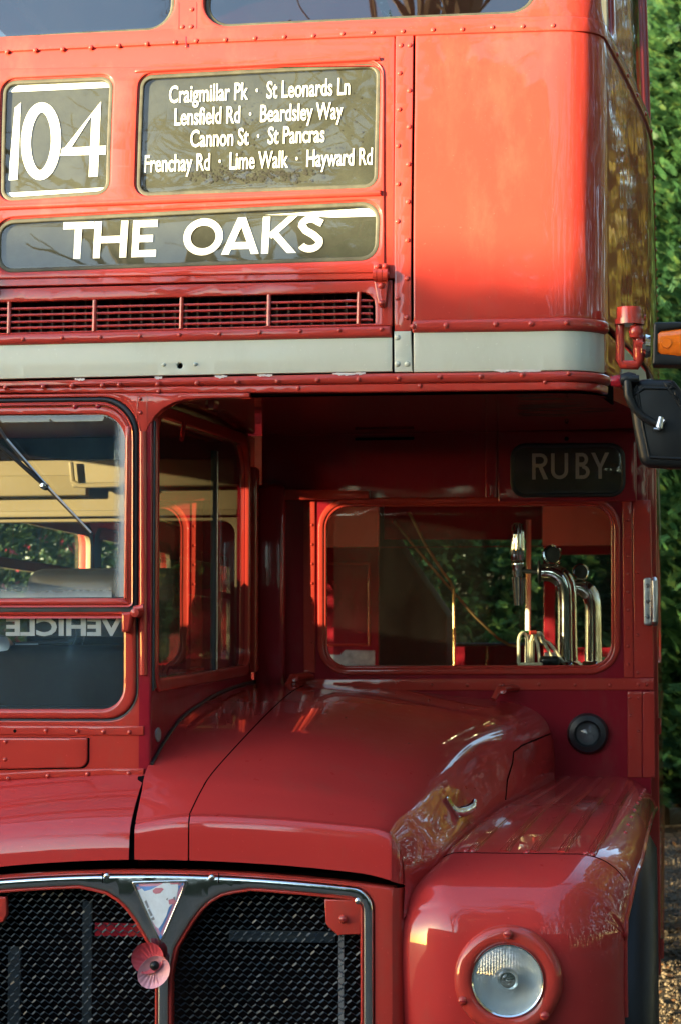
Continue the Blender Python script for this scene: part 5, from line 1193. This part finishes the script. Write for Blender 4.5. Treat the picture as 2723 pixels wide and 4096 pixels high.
# ================================================================== trees and hedges
def leafmat(name, dark, light, yellow, sc=1.1, transl=.35):
    m, nt, b = new_mat(name)
    f = noise(nt, sc, 4, .6, 'pos'); f2 = noise(nt, 9, 3, .6, 'pos')
    c = mixc(nt, ramp(nt, f, [(.35, 0), (.68, 1)]), dark, light); c = mixc(nt, ramp(nt, f2, [(.52, 0), (.75, .7)]), c, yellow)
    nt.links.new(c, b.inputs['Base Color']); b.inputs['Roughness'].default_value = .55; b.inputs['Specular IOR Level'].default_value = .3
    t = N(nt, 'ShaderNodeBsdfTranslucent'); nt.links.new(c, t.inputs[0]); ms = N(nt, 'ShaderNodeMixShader'); ms.inputs[0].default_value = transl
    out = nt.nodes['Material Output']; nt.links.new(b.outputs[0], ms.inputs[1]); nt.links.new(t.outputs[0], ms.inputs[2]); nt.links.new(ms.outputs[0], out.inputs[0]); return m
LM_C = leafmat('cypress_foliage', (.010, .052, .028), (.040, .118, .034), (.150, .215, .042))
LM_B = leafmat('camellia_foliage', (.030, .065, .030), (.060, .120, .050), (.10, .15, .06), transl=.2)
LM_G = leafmat('golden_foliage', (.060, .070, .016), (.115, .100, .022), (.17, .12, .03))
BARK = plain('bark', (.10, .065, .04), .9, bumps=(40, .6, .01))
def frond():
    v = []; f = []
    def leaf(p, d, L, w, zt):
        d = np.array(d)/np.linalg.norm(d); s_ = np.cross((0, 0, 1), d); b = len(v); m = np.array(p) + d*L*.5
        v.extend([tuple(p), tuple(m + s_*w + (0, 0, zt)), tuple(np.array(p) + d*L + (0, 0, zt*-.6)), tuple(m - s_*w + (0, 0, zt))]); f.append((b, b + 3, b + 2, b + 1))
    leaf((0, 0, 0), (1, 0, 0), 1.0, .035, .0)
    r = random.Random(3)
    for i in range(9):
        t = .10 + .095*i; L = .42*(1 - t*.62)
        for sg in (-1, 1):
            a = R(42 + r.uniform(-9, 9)); p = (t, 0, -.10*t*t); leaf(p, (math.cos(a), sg*math.sin(a), r.uniform(-.15, .05)), L, .032, .012)
            q = (t + L*.45*math.cos(a), sg*L*.45*math.sin(a), -.1*t*t); leaf(q, (math.cos(a*.3), sg*math.sin(a*.3), r.uniform(-.2, .1)), L*.5, .024, .01)
    return v, f
FV, FF = frond()
def crown_mesh(name, n, h, r0, seed, mat, size=(.16, .34), tv=FV, tf=FF, base=.02, shape=.65, flat=None):
    g = np.random.default_rng(seed); z = g.random(n)**.9*(1 - base) + base; a = g.random(n)*2*np.pi
    prof = r0*np.clip(1 - z, 0, 1)**shape*np.clip(.55 + z*3, 0, 1)
    lump = 1 + .16*np.sin(a*3 + z*11 + seed) + .12*np.sin(a*5 - z*23 + seed*2) + .10*np.sin(z*47 + a*2)
    d = np.clip(1 - np.abs(g.normal(size=n))*.16, .35, 1.05); rr_ = prof*lump*d
    P = np.stack([rr_*np.cos(a), rr_*np.sin(a), z*h], 1)
    dr = np.stack([np.cos(a), np.sin(a), g.normal(.45, .35, n)], 1) + g.normal(size=(n, 3))*.35
    S_ = g.uniform(size[0], size[1], n)*(1.0 - .35*z)
    return scatter(name, tv, tf, P, S_, rotm(dr, np.tile([0, 0, 1.], (n, 1)) + g.normal(size=(n, 3))*.25, g.normal(size=n)*.5), mat)
CR = [crown_mesh('crown', 17000, 9.6, 1.35, 11, LM_C, shape=.5, size=(.10, .24))]*2
CRG = crown_mesh('crown', 4000, 8.5, 1.7, 31, LM_G, size=(.2, .42))
bl_v = [(0, 0, 0), (.35, .2, .06), (.75, .16, .03), (1, 0, -.08), (.75, -.16, .03), (.35, -.2, .06)]; bl_f = [(0, 5, 4), (0, 4, 3), (0, 3, 2), (0, 2, 1)]
CRB = crown_mesh('foliage', 15000, 5.2, 1.35, 5, LM_B, size=(.07, .14), tv=bl_v, tf=bl_f, shape=.38)
fl_v, fl_f = [], []
for k in range(5):
    t = 2*math.pi*k/5; c, s_ = math.cos(t), math.sin(t); b = len(fl_v)
    fl_v += [(0, 0, 0), (.25, .7*c - .4*s_, .7*s_ + .4*c), (.35, 1.1*c, 1.1*s_), (.25, .7*c + .4*s_, .7*s_ - .4*c)]; fl_f.append((b, b + 1, b + 2, b + 3))
FLW = crown_mesh('flowers', 260, 5.2, 1.42, 6, plain('camellia_flower', (.45, .03, .07), .6, var=.3), size=(.035, .065), tv=fl_v, tf=fl_f, shape=.38)
tm = MB().tube([(0, 0, 0), (.02, .01, 2), (0, .02, 4.5), (.02, 0, 7.6)], [.16, .12, .08, .02], 8); TRK = tm.obj('trunk', BARK, None); trk_me = TRK.data; COL.objects.unlink(TRK); bpy.data.objects.remove(TRK)
def tree(name, label, cat, group, x, y, sc, rot, cm, extra=None):
    t = thing(name, label, cat, (x, y, 0), group); rz = Matrix.Rotation(rot, 4, 'Z')
    for nm, me, kind in (('crown', cm, 'stuff'), ('trunk', trk_me, None)) + ((('flowers', extra, 'stuff'),) if extra else ()):
        o = bpy.data.objects.new(nm if not (nm == 'crown' and extra) else 'foliage', me); COL.objects.link(o); WL[o.name] = Vector((x, y, 0)); o.parent = t
        o.scale = sc if nm != 'trunk' else (1, 1, sc[2]*(.55 if extra else 1)); o.rotation_euler = (0, 0, rot)
        if kind: o['kind'] = kind
    return t
rt = random.Random(12)
G1 = 'conifers of the hedge behind the bus'; i = 0
for row, yy in ((0, 15.6), (1, 16.8), (2, 18.4)):
    for x in np.arange(-3.4, 2.9, 1.15):
        lab = 'tall green conifer in the dense hedge behind the bus' 
        s_ = rt.uniform(.9, 1.15); tree('conifer', lab, 'tree', G1, x + rt.uniform(-.2, .2) + (row % 2)*.55, yy + rt.uniform(-.3, .3), (s_*1.05, s_*1.05, rt.uniform(.95, 1.2)), rt.uniform(0, 6.28), CR[i % 2]); i += 1
tree('conifer', 'sunlit green conifer nearest the back of the bus, at its nearside', 'tree', G1, 1.95, 14.6, (.95, .95, 1.15), 2.0, CR[0])
for j, yy in enumerate(np.arange(2.6, 17.5, 1.5)):  # near end of the row is extended unseen to shade saloon and ground
    s_ = rt.uniform(.9, 1.1); tree('camellia_bush', 'leafy camellia bush dotted with pink flowers, in a row partly seen through the cab windows', 'bush', 'camellia bushes beside the bus', -5.0 + rt.uniform(-.3, .3), yy, (s_, s_, rt.uniform(.9, 1.05)), rt.uniform(0, 6.28), CRB, FLW)
for x, yy in ((-6.6, 17.0), (-4.6, 18.4), (-7.4, 15.2)):
    tree('camellia_bush', 'leafy camellia bush dotted with pink flowers, in a row partly seen through the cab windows', 'bush', 'camellia bushes beside the bus', x, yy, (1.15, 1.15, 1.0), rt.uniform(0, 6.28), CRB, FLW)
# golden trees on the nearside that show in the paintwork
for j, (x, yy) in enumerate([(7.0 + rt.uniform(-.5, .8), v) for v in np.arange(-7, 12, 2.1)]):
    tree('golden_tree', 'golden leafed tree reflected in the nearside of the bus', 'tree', 'golden trees along the nearside', x, yy, (1.35, 1.35, rt.uniform(1.6, 2.0)), rt.uniform(0, 6.28), CRG)
for j, (x, yy) in enumerate(((4.1, 15.0), (5.9, 17.2), (7.4, 14.2), (4.6, 19.5), (9.0, 18.0), (3.2, 19.0), (6.6, 20.5), (5.2, 23.0), (7.8, 22.0), (3.9, 22.5), (10.5, 15.5))):
    tree('golden_tree', 'golden leafed tree reflected in the nearside of the bus', 'tree', 'golden trees along the nearside', x, yy, (1.0, 1.0, rt.uniform(.85, 1.1)), rt.uniform(0, 6.28), CRG)
for j, x in enumerate(np.arange(2.2, 14, 1.7)):  # unseen row added to close bright sky gaps in the side's reflections
    tree('conifer', 'dark conifer added far behind the golden trees to fill sky gaps', 'tree', 'conifers far behind the bus', x, 25.5 + (j % 2), (1.5, 1.5, 1.25), j*1.7, CR[0])
# sheared hedges: one shades the bus front, one unseen is added to darken reflections
u_ = Vector((math.cos(R(SUN_AZ)), -math.sin(R(SUN_AZ)), 0)); sh_ = Vector((SDIR.x, SDIR.y, 0)).normalized(); HD = 17.0
H_TOP = 2.375 + .10 + HD*math.tan(R(SUN_EL))
def hedge(label, org, ux, wx, U0, U1, top, n, seed):
    hg = thing('sheared_hedge', label, 'hedge', tuple(org)); g = np.random.default_rng(seed)
    pu = g.uniform(U0, U1, n); pw = g.uniform(-.7, .7, n); pz = g.uniform(0, top - .05, n)
    face = g.integers(0, 4, n); pw[face == 0] = -.72; pw[face == 1] = .72; pz[face >= 2] = top - .06
    P = np.outer(pu, ux) + np.outer(pw, wx); P[:, 2] = pz
    dr = g.normal(size=(n, 3)); dr[:, 2] += .3
    me = scatter('hedge_foliage', bl_v, bl_f, P, g.uniform(.06, .13, n), rotm(dr, g.normal(size=(n, 3))), LM_B)
    o = bpy.data.objects.new('hedge_foliage', me); _link(o, hg, tuple(org)); o['kind'] = 'stuff'
    mb = MB(); c = [(U0 + .05, -.62), (U1, -.62), (U1, .62), (U0 + .05, .62)]
    vs = [tuple(Vector(org) + ux*a + wx*b + Vector((0, 0, z))) for z in (0, top - .08) for a, b in c]
    mb.add(vs, [(0, 3, 2, 1), (4, 5, 6, 7), (0, 1, 5, 4), (1, 2, 6, 5), (2, 3, 7, 6), (3, 0, 4, 7)]); mb.obj('hedge_core', plain('hedge_twigs', (.02, .022, .012), .9), hg)
hedge('tall sheared green hedge to the left of the photographer, shading the bus front', sh_*HD, u_, sh_, -.69, 15.0, H_TOP, 26000, 77)
hedge('lower sheared green hedge added unseen behind the camera to darken reflections', Vector((1.5, -13, 0)), Vector((1, 0, 0)), Vector((0, -1, 0)), -9.5, 9.5, 3.0, 26000, 78)
# bare trees behind the photographer
def bare(seed):
    r = random.Random(seed); mb = MB()
    def grow(p, d, L, rad, lev):
        pts = [Vector(p)]; dd = Vector(d)
        for k in range(4): dd = (dd + Vector((r.gauss(0, .12), r.gauss(0, .12), .06))).normalized(); pts.append(pts[-1] + dd*L/4)
        mb.tube(pts, [rad*(1 - .16*k) for k in range(5)], 7 if lev < 2 else 4, cap=False)
        if lev < 4:
            for q in range(4 if lev < 3 else 3):
                k = r.randint(2, 4); e = (dd + Vector((r.gauss(0, .6), r.gauss(0, .6), r.gauss(.15, .3)))).normalized(); grow(pts[k], e, L*r.uniform(.5, .75), rad*.5, lev + 1)
    grow((0, 0, 0), (0, 0, 1), 5.5, .28, 0); o = mb.obj('branches', BARK, None, origin=(0, 0, 0)); me = o.data; COL.objects.unlink(o); bpy.data.objects.remove(o); return me
BM_ = [bare(3), bare(9)]
for j, (x, yy, s_) in enumerate(((-3.2, -17, 1.5), (.6, -15, 1.6), (-.6, -18, 1.7), (3.5, -16, 1.5), (6.5, -19, 1.5), (1.2, -21, 1.7), (10, -14, 1.2))):
    t = thing('bare_tree', 'tall bare branched tree behind the photographer, reflected in the glass', 'tree', (x, yy, 0), 'bare trees behind the photographer')
    o = bpy.data.objects.new('branches', BM_[j % 2]); COL.objects.link(o); o.parent = t; o.scale = (s_, s_, s_); o.rotation_euler = (0, 0, j*1.3)
for j, (x, yy) in enumerate(((.2, -16.5), (1.6, -18), (-.6, -19), (5.5, -21.5), (8.5, -22), (12, -20), (14, -16))):
    tree('conifer', 'dark conifer standing behind the photographer', 'tree', 'conifers behind the photographer', x, yy, (1.5, 1.5, 1.9 if j < 3 else 1.3), j*1.1, CR[j % 2])
